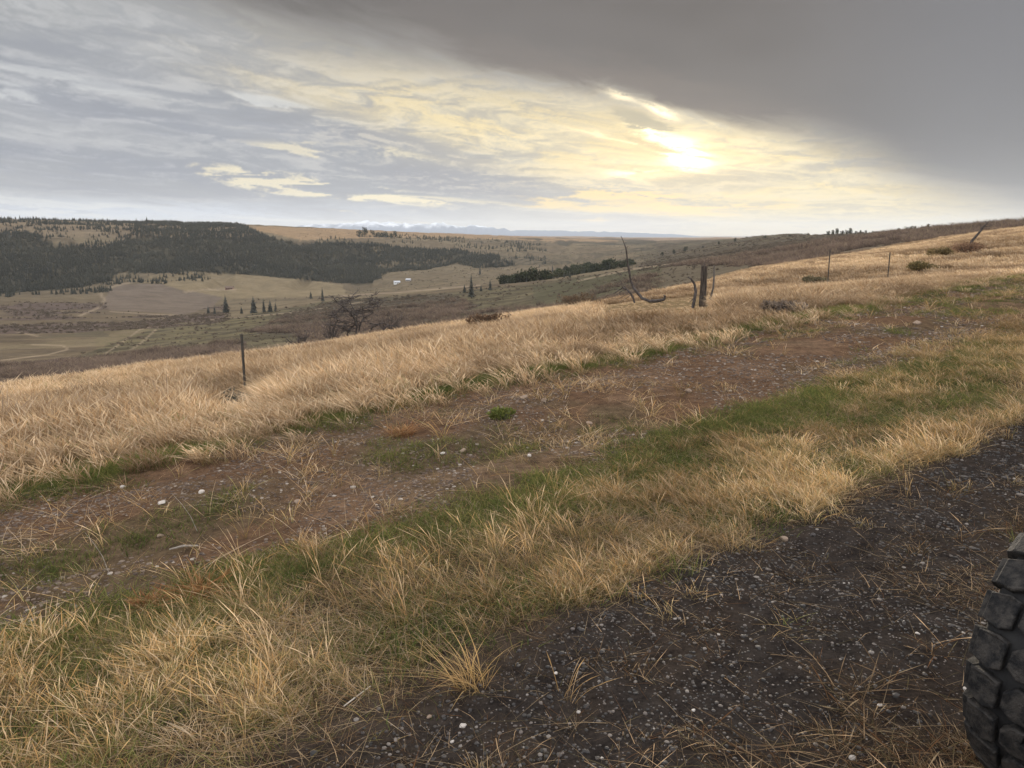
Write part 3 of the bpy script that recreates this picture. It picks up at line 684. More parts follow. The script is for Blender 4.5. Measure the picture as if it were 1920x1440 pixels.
def build_gravel():
    m = pebmat('gravel_stone', [(0,(.020,.018,.017)),(.6,(.038,.032,.030)),(.78,(.06,.05,.043)),(.92,(.11,.09,.078)),(.988,(.18,.155,.135)),(1,(.42,.38,.34))])
    ks = [rock_mesh('p', m, 1, i, .55+.1*(i%3)) for i in range(6)]
    x, y, s, t = sample(150000, -1.5, 16, -3.2, 3.2); r = np.hypot(x, y)
    _, _, gr, _ = zones(x, y)
    patch = sst(.33,.55,fbm(x*1.6,y*1.6,4,251))
    ok = frust(x, y) & (r > 1.0) & (RNG.random(len(x)) < gr*(.25+.75*patch)*np.clip((4/r)**1.3, .12, 1))
    x, y = x[ok], y[ok]; k = len(x); sz = .004+.007*RNG.random(k)**2.5 + .008*(RNG.random(k) > .985)
    sz *= np.clip(np.hypot(x,y)/4, 1, 1.8)
    tag(scatter('gravel', ks, x, y, H(x,y)+sz*.1, sz, RNG.random(k)*6.28, tint=RNG.random(k)), 'dark chip gravel of the road shoulder with pale stones', 'gravel', kind='stuff')
    m2 = pebmat('dirt_stone', [(0,(.05,.03,.02)),(.55,(.10,.062,.04)),(.93,(.17,.125,.09)),(1,(.34,.29,.24))])
    ks = [rock_mesh('p', m2, 1, 20+i, .55) for i in range(5)]
    x, y, s, t = sample(110000, -3, 26, 3.8, 8.4); r = np.hypot(x, y); _, _, _, di = zones(x, y)
    ok = frust(x, y) & (RNG.random(len(x)) < di*np.clip((7/r)**1.3,.15,1)*sst(.3,.55,fbm(x*1.2,y*1.2,4,255)))
    x, y = x[ok], y[ok]; k = len(x); sz = .006+.016*RNG.random(k)**3; sz *= np.clip(r[ok]/8, 1, 1.6)
    tag(scatter('dirt_clods', ks, x, y, H(x,y)+sz*.1, sz, RNG.random(k)*6.28, tint=RNG.random(k)**1.3), 'small clods and stones on the bare track', 'gravel', kind='stuff')
    # dead tangled weeds over the shoulder
    BR = [(.13,.095,.065),(.19,.145,.10),(.08,.06,.042),(.32,.26,.18),(.14,.08,.045),(.11,.10,.06)]
    wk = [tuft('w', M_weed, 34, .10, .09, .0026, BR, (-.1,0), .7, 4, 1.6, (.07,.05,.03), 1.8, .5, .55) for _ in range(4)]
    wk += [tuft('w', M_weed, 20, .06, .14, .0024, BR+STRAW[:1], (-.2,0), .6, 5, 1.8, (.09,.06,.03), 1.0, .5, .4) for _ in range(3)]
    lt = [tuft('w', M_weed, 22, .07, .045, .0022, BR+STRAW[:1], (0,0), .3, 2, 0, None, 3.5, .5, .8) for _ in range(5)]
    x, y, s, t = sample(60000, -1.5, 18, -3.5, 2.8); r = np.hypot(x, y); n = fbm(x*1.1+3, y*1.1, 4, 261); n2 = fbm(x*2.6, y*2.6, 3, 267)
    ok = frust(x, y) & (r > 1.1) & (RNG.random(len(x)) < (.05+.5*sst(1.5,.7,t+(n-.5)*1.4)*sst(.38,.58,n2)+.12*sst(.5,.6,n2))*np.clip(5/r,.2,1))
    x, y = x[ok], y[ok]; k = len(x)
    tag(scatter('weed_litter', lt, x, y, H(x,y)+.004, (.6+.9*RNG.random(k)), RNG.random(k)*6.28, tint=fbm(x*2,y*2,3,269)*1.6-.3), 'short broken stems matted over the gravel', 'litter', kind='stuff')
    wk += [tuft('w', M_green, 30, .08, .07, .004, GREEN[:2]+OLV, (0,0), .7, 3, 0, (.06,.06,.03), 1.6, .4, .4)]
    x, y, s, t = sample(26000, -1.5, 18, -3.5, 2.7); r = np.hypot(x, y); n = fbm(x*1.1+3, y*1.1, 4, 261)
    mid = sst(1.55,.75,t+(n-.5)*1.4)
    ok = frust(x, y) & (r > 1.1) & (RNG.random(len(x)) < (.035+.6*mid*sst(.37,.57,n))*np.clip(7/r,.3,1))
    x, y = x[ok], y[ok]; k = len(x); wh = np.where(RNG.random(k) < .07, 7, RNG.integers(0,7,k))
    tag(scatter('dead_weeds', wk, x, y, H(x,y)-.004, (.5+.8*RNG.random(k)), RNG.random(k)*6.28, tint=fbm(x*1.5,y*1.5,3,263)*1.5-.25, which=wh),
        'brown dead weeds tangled over the dark gravel shoulder', 'weeds', kind='stuff')
build_gravel()

# ------------------------------------------------------------------ shrubs and conifers
def bush_mesh(name, mat, n, rx, rz, leaf, cols, lumps=7, seed=0, twigs=14, twigcol=(.07,.055,.045)):
    g = np.random.default_rng(seed); V = []; C = []
    lc = np.stack([g.normal(0,.42,lumps)*rx, g.normal(0,.42,lumps)*rx, rz*(.35+.5*g.random(lumps))], -1); lr = rx*(.3+.3*g.random(lumps))
    k = g.integers(0, lumps, n); d = g.normal(0,1,(n,3)); d /= np.linalg.norm(d,axis=1)[:,None]
    p = lc[k] + d*(lr[k]*(.55+.5*g.random(n)))[:,None]*np.array([1,1,rz/rx*.9]); p[:,2] = np.abs(p[:,2])
    a = g.normal(0,1,(n,3)); a /= np.linalg.norm(a,axis=1)[:,None]; b = np.cross(a, g.normal(0,1,(n,3))); b /= np.linalg.norm(b,axis=1)[:,None]+1e-6
    L = (leaf*(.5+g.random(n)))[:,None]
    V = np.stack([p-a*L, p+b*L*.45, p+a*L, p-b*L*.45], 1)
    cc = np.array(cols)[g.integers(0,len(cols),n)]*(.7+.6*g.random(n))[:,None]; C = np.repeat(np.concatenate([cc, np.ones((n,1))],1)[:,None], 4, 1)
    tw = []; tcn = []
    for i in range(twigs):
        e = lc[i % lumps]+g.normal(0,.1*rx,3); w = rx*.02; s = g.normal(0,.05*rx,3); s[2] = -.02
        q = np.array([s-[w,0,0], s+[w,0,0], e+[w*.4,0,0], e-[w*.4,0,0]]); tw.append(q)
    V = np.concatenate([V, np.array(tw)]); C = np.concatenate([C, np.tile(np.array([*twigcol,1]), (len(tw),4,1))])
    Fc = np.arange(len(V)*4).reshape(-1,4)
    return mesh_np(name, V.reshape(-1,3), Fc, [mat], {'bc':('FLOAT_COLOR', C.reshape(-1,4))})
def conifer_parts(h, seed, mat_n, mat_t, full=1.0):
    g = random.Random(seed); V = []; F = []; C = []
    n = 26; 
    for i in range(n):
        q = i/(n-1); z = h*(.12+.86*q); rr = h*.19*full*(1-q)**.8*(.75+.5*g.random())+h*.012
        m = max(4, int(9-5*q)); a0 = g.random()*6
        for k in range(m):
            a = a0+k*6.283/m+g.uniform(-.3,.3); L = rr*g.uniform(.65,1.2); dz = -L*g.uniform(.25,.55)
            w = L*.42; c, s = math.cos(a), math.sin(a); b = len(V)
            V += [(0,0,z+h*.02),(c*L*.6-s*w,s*L*.6+c*w,z+dz*.5),(c*L,s*L,z+dz),(c*L*.6+s*w,s*L*.6-c*w,z+dz*.5)]; F.append((b,b+1,b+2,b+3))
            sh = g.uniform(.6,1.35); C += [(.092*sh,.092*sh,.080*sh,1)]*4  # needles lightened and greyed, haze over the wood put into their colour
    cr = mesh_np('crown', V, F, [mat_n], {'bc':('FLOAT_COLOR', C)})
    b = MB(); b.tube([(0,0,-.3),(0,0,h*.5),(0,0,h*.97)], [h*.02,h*.013,h*.002], 6); tr = b.mesh('trunk', mat_t)
    return cr, tr
M_needle = leafmat('conifer_needles', .15, (.7,.72,.72), (1.3,1.25,1.1))
M_sage = leafmat('sage_leaf', .2, (.7,.7,.7), (1.25,1.2,1.15))
def tintfix(m):                                        # lone things carry no clump tint
    nt = m.node_tree
    for n in nt.nodes:
        if n.type == 'ATTRIBUTE' and n.attribute_name == 'tint': n.attribute_type = 'GEOMETRY'; n.attribute_name = 'no_tint'
    for n in nt.nodes:
        if n.type == 'MIX':
            for l in list(nt.links):
                if l.to_node == n and l.from_node.type == 'ATTRIBUTE' and l.from_node.attribute_name == 'no_tint': nt.links.remove(l); n.inputs[0].default_value = .5
    return m
M_needle1 = tintfix(leafmat('conifer_needles_single', .15, (.7,.7,.7),(1.3,1.3,1.3)))
M_leaf1 = tintfix(leafmat('single_plant_leaf', .35, (.9,.9,.9),(1.1,1.1,1.1)))
M_bark = plain('grey_bark', (.085,.07,.058), (.16,.14,.125), 14, .9, .5, stretch=(1,1,.25))
M_dead = plain('weathered_deadwood', (.045,.036,.032), (.11,.095,.088), 22, .85, .5, stretch=(1,1,.3))

def join_mesh(name, a, b, mats):
    """forest trees of the distant wood: crown and trunk in one instanced mesh"""
    import bmesh
    bm = bmesh.new(); bm.from_mesh(a)
    n0 = len(bm.faces); bm.from_mesh(b); bm.faces.ensure_lookup_table()
    for f in bm.faces[n0:]: f.material_index = 1
    me = bpy.data.meshes.new(name); bm.to_mesh(me); bm.free(); 
    for m in mats: me.materials.append(m)
    return me
def build_forest():
    ks = []
    for i in range(5):
        cr, tr = conifer_parts(1.0, 300+i, M_needle, M_bark, [1.0,1.3,.8,1.15,1.5][i]); ks.append(join_mesh('f', cr, tr, [M_needle, M_bark]))
    n = 90000; az = RNG.uniform(R(-40), R(2.5), n); r = np.sqrt(RNG.uniform(1050**2, 2300**2, n)); x = np.sin(az)*r; y = np.cos(az)*r
    z = H(x, y); px, py = project(x, y, z); b2 = fbm(x/60, y/60, 5, 93); b3 = fbm(x/240, y/240, 5, 95)
    core = inpoly(px+(b2-.5)*30, py+(b3-.5)*14, FOREST)
    pl = inpoly(px, py, [(-700,400),(0,405),(300,410),(262,424),(230,448),(180,463),(100,460),(0,445),(-700,440)])
    sp2 = inpoly(px, py, [(560,455),(700,438),(860,446),(1000,455),(1130,470),(1150,500),(960,500),(930,480),(850,468),(700,456)])
    foot = inpoly(px, py, [(-700,560),(0,550),(200,528),(230,508),(420,512),(380,530),(230,535),(190,560),(150,590),(-700,600)])
    p = core*.62 + pl*.30*sst(.42,.55,fbm(x/25,y/25,4,97)) + sp2*.09*sst(.45,.6,b2) + foot*.28*sst(.5,.6,fbm(x/30,y/30,4,98))
    ok = RNG.random(n) < p; x, y, z = x[ok], y[ok], z[ok]; k = len(x)
    tag(scatter('forest', ks, x, y, z-.2, 4.5+4.5*RNG.random(k), RNG.random(k)*6.28, tint=b2[ok]*1.3-.15), 'dark conifer wood covering the far valley side', 'forest', kind='stuff')
    # scrub on the slopes, brushy draws and the right-hand hill
    shr = [bush_mesh('s', M_sage, 260, 1.0, .8, .11, [(.15,.125,.10),(.17,.14,.115),(.11,.10,.075),(.19,.155,.13)], 6, 330+i, 6) for i in range(4)]
    n = 260000; az = RNG.uniform(R(-40), R(44), n); r = np.exp(RNG.uniform(math.log(62), math.log(2200), n)); x = np.sin(az)*r; y = np.cos(az)*r
    z = H(x, y); px, py = project(x, y, z); b = fbm(x/14, y/14, 4, 341); b2 = fbm(x/60, y/60, 5, 93)
    p = np.zeros(n)
    p += ((px < 430)*(r > 380)*(r < 900))*.5*sst(.44,.56,b2)
    p += (inpoly(px+(b2-.5)*60, py+(b-.5)*14, BRUSH1)*(r > 90)*(r < 800))*.55*sst(.4,.55,b)
    p += (inpoly(px, py, SPUR)*(r > 90)*(r < 800))*.05
    p += ((px > 1200)*(r > 300)*(r < 1300))*(.16+.7*sst(.46,.58,b2))
    p += ((r > 1100)*(r < 2300)*(px > 560)*(px < 1250))*.45*sst(.44,.56,b2)
    p += (inpoly(px, py, FIELD)|inpoly(px,py,OLIVE)|inpoly(px,py,TANHILL))*-1.0
    p += ((px > 420)*(px < 1000)*(r > 850)*(r < 1200))*.06
    ok = RNG.random(n) < p*.55; x, y, z, r = x[ok], y[ok], z[ok], r[ok]; k = len(x)
    tag(scatter('scrub', shr, x, y, z-.05, np.clip(r/430, .32, 1.3)*(.5+.9*RNG.random(k)**2), RNG.random(k)*6.28, tint=b2[ok]*1.5-.3+RNG.normal(0,.15,k)),
        'brown scrub dotted over the hillsides and draws', 'scrub', kind='stuff')
    bt = [tuft('b', M_sage, 70, .8, 1.1, .035, [(.21,.16,.13),(.15,.11,.095),(.30,.24,.17),(.12,.095,.085)], (-.15,0), .3, 3, 0, (.07,.055,.05), .8) for _ in range(4)]
    n = 90000; az = RNG.uniform(R(-40), R(44), n); r = np.exp(RNG.uniform(math.log(62), math.log(340), n)); x = np.sin(az)*r; y = np.cos(az)*r
    z = H(x, y); px, py = project(x, y, z); b = fbm(x/14, y/14, 4, 341)
    p = ((px < 450)*(r > 75)*(r < 170))*.45*sst(.38,.54,b) + inpoly(px, py, BRUSH1)*(r > 90)*.12 + ((px > 1240)*(r > 70)*(z > -25))*.16*sst(.40,.56,b)*(py < 500) + ((px > 560)*(px < 1240)*(r < 200))*.10*sst(.4,.55,b)
    ok = RNG.random(n) < p; x, y, z, r = x[ok], y[ok], z[ok], r[ok]; k = len(x)
    tag(scatter('brush', bt, x, y, z-.05, np.clip(r/140, .5, 1.5)*(.5+.8*RNG.random(k)), RNG.random(k)*6.28, tint=b[ok]*1.6-.3+RNG.normal(0,.2,k)),
        'leafless purplish-brown brush just below the grass crest', 'brush', kind='stuff')
    tr = [bush_mesh('d', M_needle, 120, 1.0, 1.3, .2, [(.05,.055,.035),(.07,.07,.05),(.04,.048,.03)], 6, 350+i, 6) for i in range(3)]
    n = 22000; az = RNG.uniform(R(-3), R(12), n); r = RNG.uniform(560, 1100, n); x = np.sin(az)*r; y = np.cos(az)*r; z = H(x,y); px, py = project(x,y,z)
    bb = fbm(x/30, y/30, 4, 347); ok = inpoly(px+(bb-.5)*110, py+(fbm(x/40,y/40,4,349)-.5)*34, RIPAR) & (RNG.random(n) < .22*sst(.44,.56,bb)); x, y, z = x[ok], y[ok], z[ok]; k = len(x)
    tag(scatter('creek_thicket', tr+ks[:4], x, y, z-.1, (1.6+3.4*RNG.random(k)**2)*np.where(bb[ok] > .55, 1.3, .8), RNG.random(k)*6.28), 'dark thicket along the creek below the spur', 'thicket', kind='stuff')
build_forest()

def build_single_trees():
    protos = []
    for i in range(4):
        protos.append(conifer_parts(1.0, 400+i, M_needle1, M_bark, [1.0,1.25,.75,1.1][i]))
    for i in range(3):
        bu = bush_mesh('crown', M_needle1, 420, .42, .78, .06, [(.045,.05,.033),(.06,.062,.042),(.035,.04,.028)], 7, 420+i, 6)
        protos.append((bu, protos[0][1]))
    def put(px, base, r0, hpx, kind, label, group, r1=None, fixed=None):
        if fixed: x, y, z = at(px, fixed); r = fixed
        else: x, y, z, r = hit(px, base, r0, r1)
        h = hpx/F*r*1.02
        root = bpy.data.objects.new('conifer_tree', None); COL.objects.link(root); root.location = (x, y, z); root.scale = (h,h,h); root.rotation_euler[2] = random.random()*6
        tag(root, label, 'tree', group)
        for nm, me in zip(('crown','trunk'), protos[kind]):
            o = bpy.data.objects.new(nm, me); COL.objects.link(o); o.parent = root
        return root
    V = [(391,589,15,1,'short conifer at the left end of the row in front of the brown field'),(403,590,17,0,'second conifer from the left in the row below the brown field'),
         (424,588,34,0,'tallest conifer of the row standing below the brown field'),(453,588,13,1,'tiny conifer in the gap right of the tallest valley tree'),
         (476,587,30,1,'broad dark conifer just right of the gap in the valley row'),(495,586,26,2,'narrow conifer between the broad one and the pair at the row end'),
         (507,585,22,1,'first tree of the pair closing the valley row on the right'),(517,585,18,0,'last tree at the right end of the valley row')]
    for px, b, h, k, l in V: put(px, b, 300, h, k, l, 'conifers in a row on the valley floor', 800)
    for px, b, h, k, l in [(605,566,27,2,'lone slim conifer on the pale spur above the dead thorn bush'),(583,560,14,1,'small round conifer left of the slim lone one on the spur'),
            (884,566,46,2,'dark tree with a thin top standing mid-slope above the dry grass edge'),(871,549,16,1,'small tree beside the dark tree on the mid slope'),
            (919,545,22,0,'pointed tree near the lower end of the creek thicket'),(902,546,12,1,'low round tree between the two darker mid-slope trees'),
            (900,515,17,2,'thin tree on the tan patch under the far slope'),(1036,512,17,2,'thin dark tree rising above the creek thicket')]:
        put(px, b, 330, h, k, l, None, 1300)
    for i, (px, h, k) in enumerate([(674,14,2),(684,15,0),(699,9,1),(706,10,1),(713,12,1),(720,13,0),(727,12,1),(734,12,1),(741,11,0),(749,9,1)]):
        put(px, 0, 0, h+1, 4+i%3, 'dark tree in the small skyline clump above the middle valley', 'clump of trees on the middle skyline', fixed=1950+12*(i%3))
    for i, (px, h, k) in enumerate([(1553,10,1),(1561,11,1),(1569,13,0),(1578,10,1),(1587,9,1),(1594,12,0),(1604,7,1),(1612,7,1),(1622,6,1),(1635,6,1),(1655,5,1)]):
        put(px, 0, 0, h*.8+1, 4+i%3, 'dark tree in the long skyline clump over the right slope', 'clump of trees on the right skyline', fixed=800+9*(i%3))
    for i, (px, h) in enumerate([(1684,7),(1698,9),(1706,9),(1714,7),(1725,6),(1737,10),(1748,6),(1757,7),(1770,7),(1790,6)]):
        put(px, 0, 0, h*.9+1, 4+i%3, 'small dark tree on the high right ridge near the leaning branch', 'trees on the high right ridge', fixed=390+7*(i%3))
    for i, (px, h) in enumerate([(1243,6),(1264,7),(1286,9),(1318,5),(1348,5),(1378,6),(1434,5),(1480,4),(1515,4)]):
        put(px, 0, 0, h+2, 4+i%3, 'little tree on the low ridge right of the far plain', 'little trees on the low ridge', fixed=1130)
    for i in range(34):
        px = 4+i*12.6+random.uniform(-5,5)
        put(px, 0, 0, random.uniform(5,10)+2, i%3, 'tree along the flat top of the left plateau', 'trees along the left plateau top', fixed=1890+random.uniform(-40,60))
build_single_trees()

def leafclump(nm, n, rx, rz, leaf, cols, seed, mat=None, tw=14): return bush_mesh(nm, mat or M_leaf1, n, rx, rz, leaf, cols, 8, seed, tw)
def build_shrubs():
    S = [(1462,588,12,.36,.26,[(.20,.16,.13),(.15,.12,.10),(.26,.20,.15)],'grey-brown sagebrush in the dry grass below the wooden post'),
         (1812,478,25,.9,.55,[(.19,.12,.08),(.24,.15,.10)],'rusty brown bush on the right slope under the leaning branch'),
         (1775,482,25,.6,.40,[(.24,.18,.09),(.18,.14,.08)],'olive-brown bush left of the rusty one on the right slope'),
         (455,768,10,.30,.28,[(.10,.10,.075),(.13,.125,.10),(.08,.075,.06)],'grey-green sagebrush at the foot of the front steel post'),
         (912,617,15,.7,.42,[(.15,.095,.06),(.12,.08,.055)],'brown bush at the grass edge right of the bare thorn tree'),
         (1090,578,18,.9,.50,[(.13,.09,.06),(.15,.11,.075)],'brown bush on the grass edge left of the fallen snag'),
         (1125,568,20,.7,.45,[(.10,.08,.06),(.14,.10,.07)],'dark bush beside the fallen snag'),
         (1520,534,18,.5,.30,[(.18,.15,.09),(.14,.12,.08)],'low olive bush in the dry grass right of the wooden post'),
         (1730,512,18,.6,.4,[(.17,.13,.06),(.12,.10,.05)],'olive bush in the grass beyond the far steel posts'),
         (940,786,5,.17,.10,[(.16,.17,.05),(.11,.13,.04)],'small olive weed cushion in the middle of the dirt track'),
         (718,792,5,.0,0,None,None)]
    for i, (px, py, r0, rx, rz, cols, lb) in enumerate(S):
        if lb is None: continue
        x, y, z, r = hit(px, py, r0)
        root = bpy.data.objects.new('shrub', None); COL.objects.link(root); root.location = (x, y, z-.02); tag(root, lb, 'shrub')
        add('foliage', leafclump('foliage', int(1500 if rx > .3 else 700), rx, rz, .045 if rx > .3 else .02, cols, 500+i), root)
        b = MB()
        for k in range(12):
            a = random.random()*6.28; q = random.uniform(.3,.9)*rx
            b.tube([(0,0,-.02),(math.cos(a)*q*.5,math.sin(a)*q*.5,rz*.45),(math.cos(a)*q,math.sin(a)*q,rz*random.uniform(.7,1.25))], [rx*.03,rx*.02,rx*.006], 5)
        b.obj('stem', M_dead, root)
    W = [(376,1122,.15,.15,'orange dead weed ball beside the dirt track, larger of the two',1.0),(277,1140,.11,.09,'smaller orange weed tuft left of the larger weed ball',.9),(752,818,.20,.14,'rust-red weed clump at the middle of the bare track',.8)]
    RU = [(.27,.13,.06),(.34,.18,.08),(.20,.09,.04),(.40,.25,.13)]
    for i, (px, py, rad, h, lb, k) in enumerate(W):
        x, y, z, r = hit(px, py, 2); me = tuft('weed_clump', M_leaf1, 260, rad*.6, h*1.1, .004, RU, (0,0), .5, 5, 1.5, (.14,.07,.035), 1.0, .6, .7)
        tag(add('weed_clump', me, None, (x, y, z)), lb, 'weed')
    G = [(885,1282,1.15,ORANGE[:2]+[(.60,.42,.20)],'bright golden grass tuft leaning left at the gravel edge'),(350,1395,.7,STRAW,'pale star-shaped dry tuft on the gravel at the bottom'),]
    m1 = tintfix(leafmat('golden_tuft', .4, (1,1,1), (1,1,1)))
    for i, (px, py, k, cols, lb) in enumerate(G):
        x, y, z, r = hit(px, py, 1.5); me = tuft('grass_tuft', m1, 90, .07, .24*k, .0034, cols, (-.40,-.1), .6, 6, 0, (.3,.2,.08), .85, hvar=.6, curl=.28)
        tag(add('grass_tuft', me, None, (x, y, z-.005)), lb, 'grass tuft')
build_shrubs()

# ------------------------------------------------------------------ posts
M_steel = plain('painted_steel', (.028,.032,.028), (.075,.055,.042), 20, .6, .2, spec=.4)
M_wood = plain('old_post_wood', (.035,.028,.024), (.10,.08,.066), 18, .9, .7, stretch=(1,1,.15))
def steel_post(x, y, z, h, label, lean=0):
    root = bpy.data.objects.new('fence_post', None); COL.objects.link(root); root.location = (x, y, z); root.rotation_euler = (0, R(lean), R(-38)); tag(root, label, 'fence post', 'steel posts of the old fence')
    b = MB(); b.box((0,0,h/2-.1), (.040,.006,h+.2)); b.box((0,.0195,h/2-.1), (.006,.032,h+.19)); b.obj('shaft', M_steel, root)
    s = MB()
    pr = [(-.0032,.02)]
    for k in range(int((h-.08)/.055)):
        q = .05+k*.055; pr += [(-.0042,q-.009),(-.0085,q-.007),(-.0085,q+.007),(-.0042,q+.009)]
    pr += [(-.0032,h-.02)]
    n = len(pr)
    s.v = [Vector((sx*.006, p, q)) for sx in (-1,1) for p, q in pr]
    s.f = [(i, i+1, n+i+1, n+i) for i in range(n-1)]
    s.obj('stud_row', M_steel, root)
    c = MB(); c.box((0,.004,h+.004), (.044,.05,.008)); c.obj('top_cap', M_steel, root)
def post_at(px, pyb, r, top, label):
    x, y, z = at(px, r)
    ztop = CZ + slope(px, top)*r
    steel_post(x, y, z, max(ztop - z, .8), label)
    print('POST', px, 'ground z', round(z,2), 'h', round(ztop-z,2))
post_at(440, 765, 14.5, 628, 'steel T-post standing alone in the tall grass at the left')
post_at(1558, 530, 31, 468, 'thin steel T-post right of the wooden post, first of the far pair')
post_at(1671, 530, 33, 474, 'thin steel T-post nearest the upper right slope, last of the fence')
def wood_post():
    r = 24.3; x, y, z = at(1322, r); top = CZ + slope(1322, 499)*r; h = top-z; print('WOOD', z, h)
    root = bpy.data.objects.new('wooden_post', None); COL.objects.link(root); root.location = (x, y, z); tag(root, 'thick dark wooden fence post with split top', 'fence post')
    b = MB(); pts = []; rad = []
    for k in range(9):
        q = k/8; pts.append((.012*math.sin(q*5)+.02*q, .01*math.cos(q*4), -.15+(h+.15)*q)); rad.append(.108-.012*q)
    b.tube(pts, rad, 12, jit=.08); b.obj('shaft', M_wood, root, smooth=False)
    c = MB(); c.tube([(.0,0,h-.03),(.03,0,h+.06)], [.05,.02], 6, jit=.2); c.obj('splintered_top', M_wood, root)
    for zz in (h*.25, h*.52, h*.8):
        w = MB(); w.tube([(.118*math.cos(a)+.012, .118*math.sin(a), zz+.008*math.sin(3*a)) for a in np.linspace(0, 6.283, 17)], [.004]*17, 5)
        w.obj('wire_wrap', M_steel, root)
    # pale leaning stay and curved branch beside it
    x2, y2, z2 = at(1340, r+.1); s = MB(); t2 = CZ + slope(1341, 497)*r - z2
    s.tube([(-.15,0,-.05),(-.03,0,.22*t2),(.03,0,.45*t2),(.035,0,.7*t2),(.02,0,t2)], [.036,.034,.03,.028,.018], 7, jit=.1)
    tag(s.obj('fence_stay', M_bark, None, (x2, y2, z2)), 'pale curved stick leaning against the wooden post', 'stick')
    x3, y3, z3 = at(1313, r-.1); s = MB(); k = r/F
    def P(px, py): return ((px-1313)*k, 0, CZ + slope(px, py)*r - z3)
    s.tube([P(1304,580),P(1307,562),P(1309,545),P(1306,532),P(1299,522),P(1293,519)], [.05,.048,.045,.038,.028,.012], 7, jit=.12)
    s.tube([P(1308,556),P(1303,562),P(1298,566)], [.02,.014,.006], 5)
    tag(s.obj('dead_branch', M_dead, None, (x3, y3, z3)), 'short hooked dead branch standing left of the wooden post', 'branch')
wood_post()

# ------------------------------------------------------------------ dead trees
def pix_path(px0, r, z0, pts, depth=None, lift=0):
    k = 1/F
    out = []
    for i, (px, py) in enumerate(pts):
        py -= lift; rr = r + (depth[i] if depth else 0); x, y, _ = ray(px, py); h = math.hypot(x, y)
        out.append(Vector((x/h*rr, y/h*rr, CZ + slope(px, py)*rr)))
    return out
def snag():
    r = 27.0; x0, y0, z0 = at(1195, r); O = Vector((x0, y0, z0)); print('SNAG', z0, 'py', project(np.array(x0), np.array(y0), np.array(z0)))
    root = bpy.data.objects.new('fallen_snag', None); COL.objects.link(root); root.location = O; tag(root, 'curved dead juniper trunk lying in the grass with one tall upright limb', 'dead tree')
    def tb(name, pts, rad, dep=None, n=8):
        b = MB(); P = [p-O for p in pix_path(0, r, 0, pts, dep, 5)]
        Q = []; RR = []
        for i in range(len(P)-1):
            for q in (0, .5): Q.append(P[i].lerp(P[i+1], q)+Vector([random.uniform(-.012,.012) for _ in range(3)])*(1 if q else 0)); RR.append(rad[i]*(1-q)+rad[i+1]*q)
        Q.append(P[-1]); RR.append(rad[-1]); RR = [v*(.66 if v > .02 else .9)*random.uniform(.85,1.15) for v in RR]; b.tube(Q, RR, n, jit=.16); return b.obj(name, M_dead, root)
    tb('trunk', [(1246,563),(1244,567),(1232,569),(1218,570),(1204,564),(1194,553),(1187,543),(1182,530),(1179,510),(1176,490),(1174,472),(1169,458),(1164,447)], [.075,.08,.075,.085,.085,.078,.07,.06,.05,.042,.034,.022,.008], [-.2,-.2,-.1,0,.1,.1,.1,.1,0,0,-.1,-.1,-.1])
    tb('limb', [(1190,573),(1188,566),(1184,557),(1176,548),(1168,544),(1160,549),(1150,556)], [.05,.06,.055,.048,.04,.03,.014], [.2,.2,.2,.3,.3,.4,.4])
    tb('limb', [(1245,566),(1247,560),(1244,559)], [.05,.045,.02], [-.2,-.3,-.3])
    for p in ([(1176,490),(1170,497),(1160,500),(1156,506)], [(1179,510),(1172,512),(1166,520)], [(1174,472),(1178,466)], [(1182,530),(1174,538),(1166,537)], [(1170,548),(1162,553),(1152,562)], [(1160,549),(1155,546)], [(1232,569),(1240,572),(1252,572)], [(1166,520),(1159,518),(1153,524)], [(1182,556),(1170,559),(1158,566),(1146,564)], [(1176,548),(1166,536),(1158,540),(1150,536)], [(1184,557),(1172,566),(1160,572)], [(1168,544),(1164,532),(1156,526)], [(1187,543),(1196,536),(1200,526)], [(1150,556),(1140,558),(1132,566)], [(1218,570),(1226,562),(1234,560)]):
        tb('branch', p, np.linspace(.013,.004,len(p)), [random.uniform(-.2,.3)]*len(p), 5)
    # the crooked branch on the right skyline
    r2 = hit(1818, 463, 30)[3]; x0, y0, z0 = at(1822, r2); O2 = Vector((x0, y0, z0)); b = MB()
    P = [p-O2 for p in pix_path(0, r2, 0, [(1818,462),(1822,452),(1830,443),(1838,434),(1845,424),(1851,419),(1856,412)])]
    b.tube(P, [.05,.07,.065,.06,.05,.03,.01], 7, jit=.1)
    for q in ([(1838,434),(1840,426),(1838,420)], [(1845,424),(1852,425),(1862,422)], [(1851,419),(1847,414)]):
        b.tube([p-O2 for p in pix_path(0, r2, 0, q)], [.03,.018,.005], 5)
    tag(b.obj('dead_branch', M_dead, None, O2), 'forked dead branch leaning on the right skyline', 'branch')
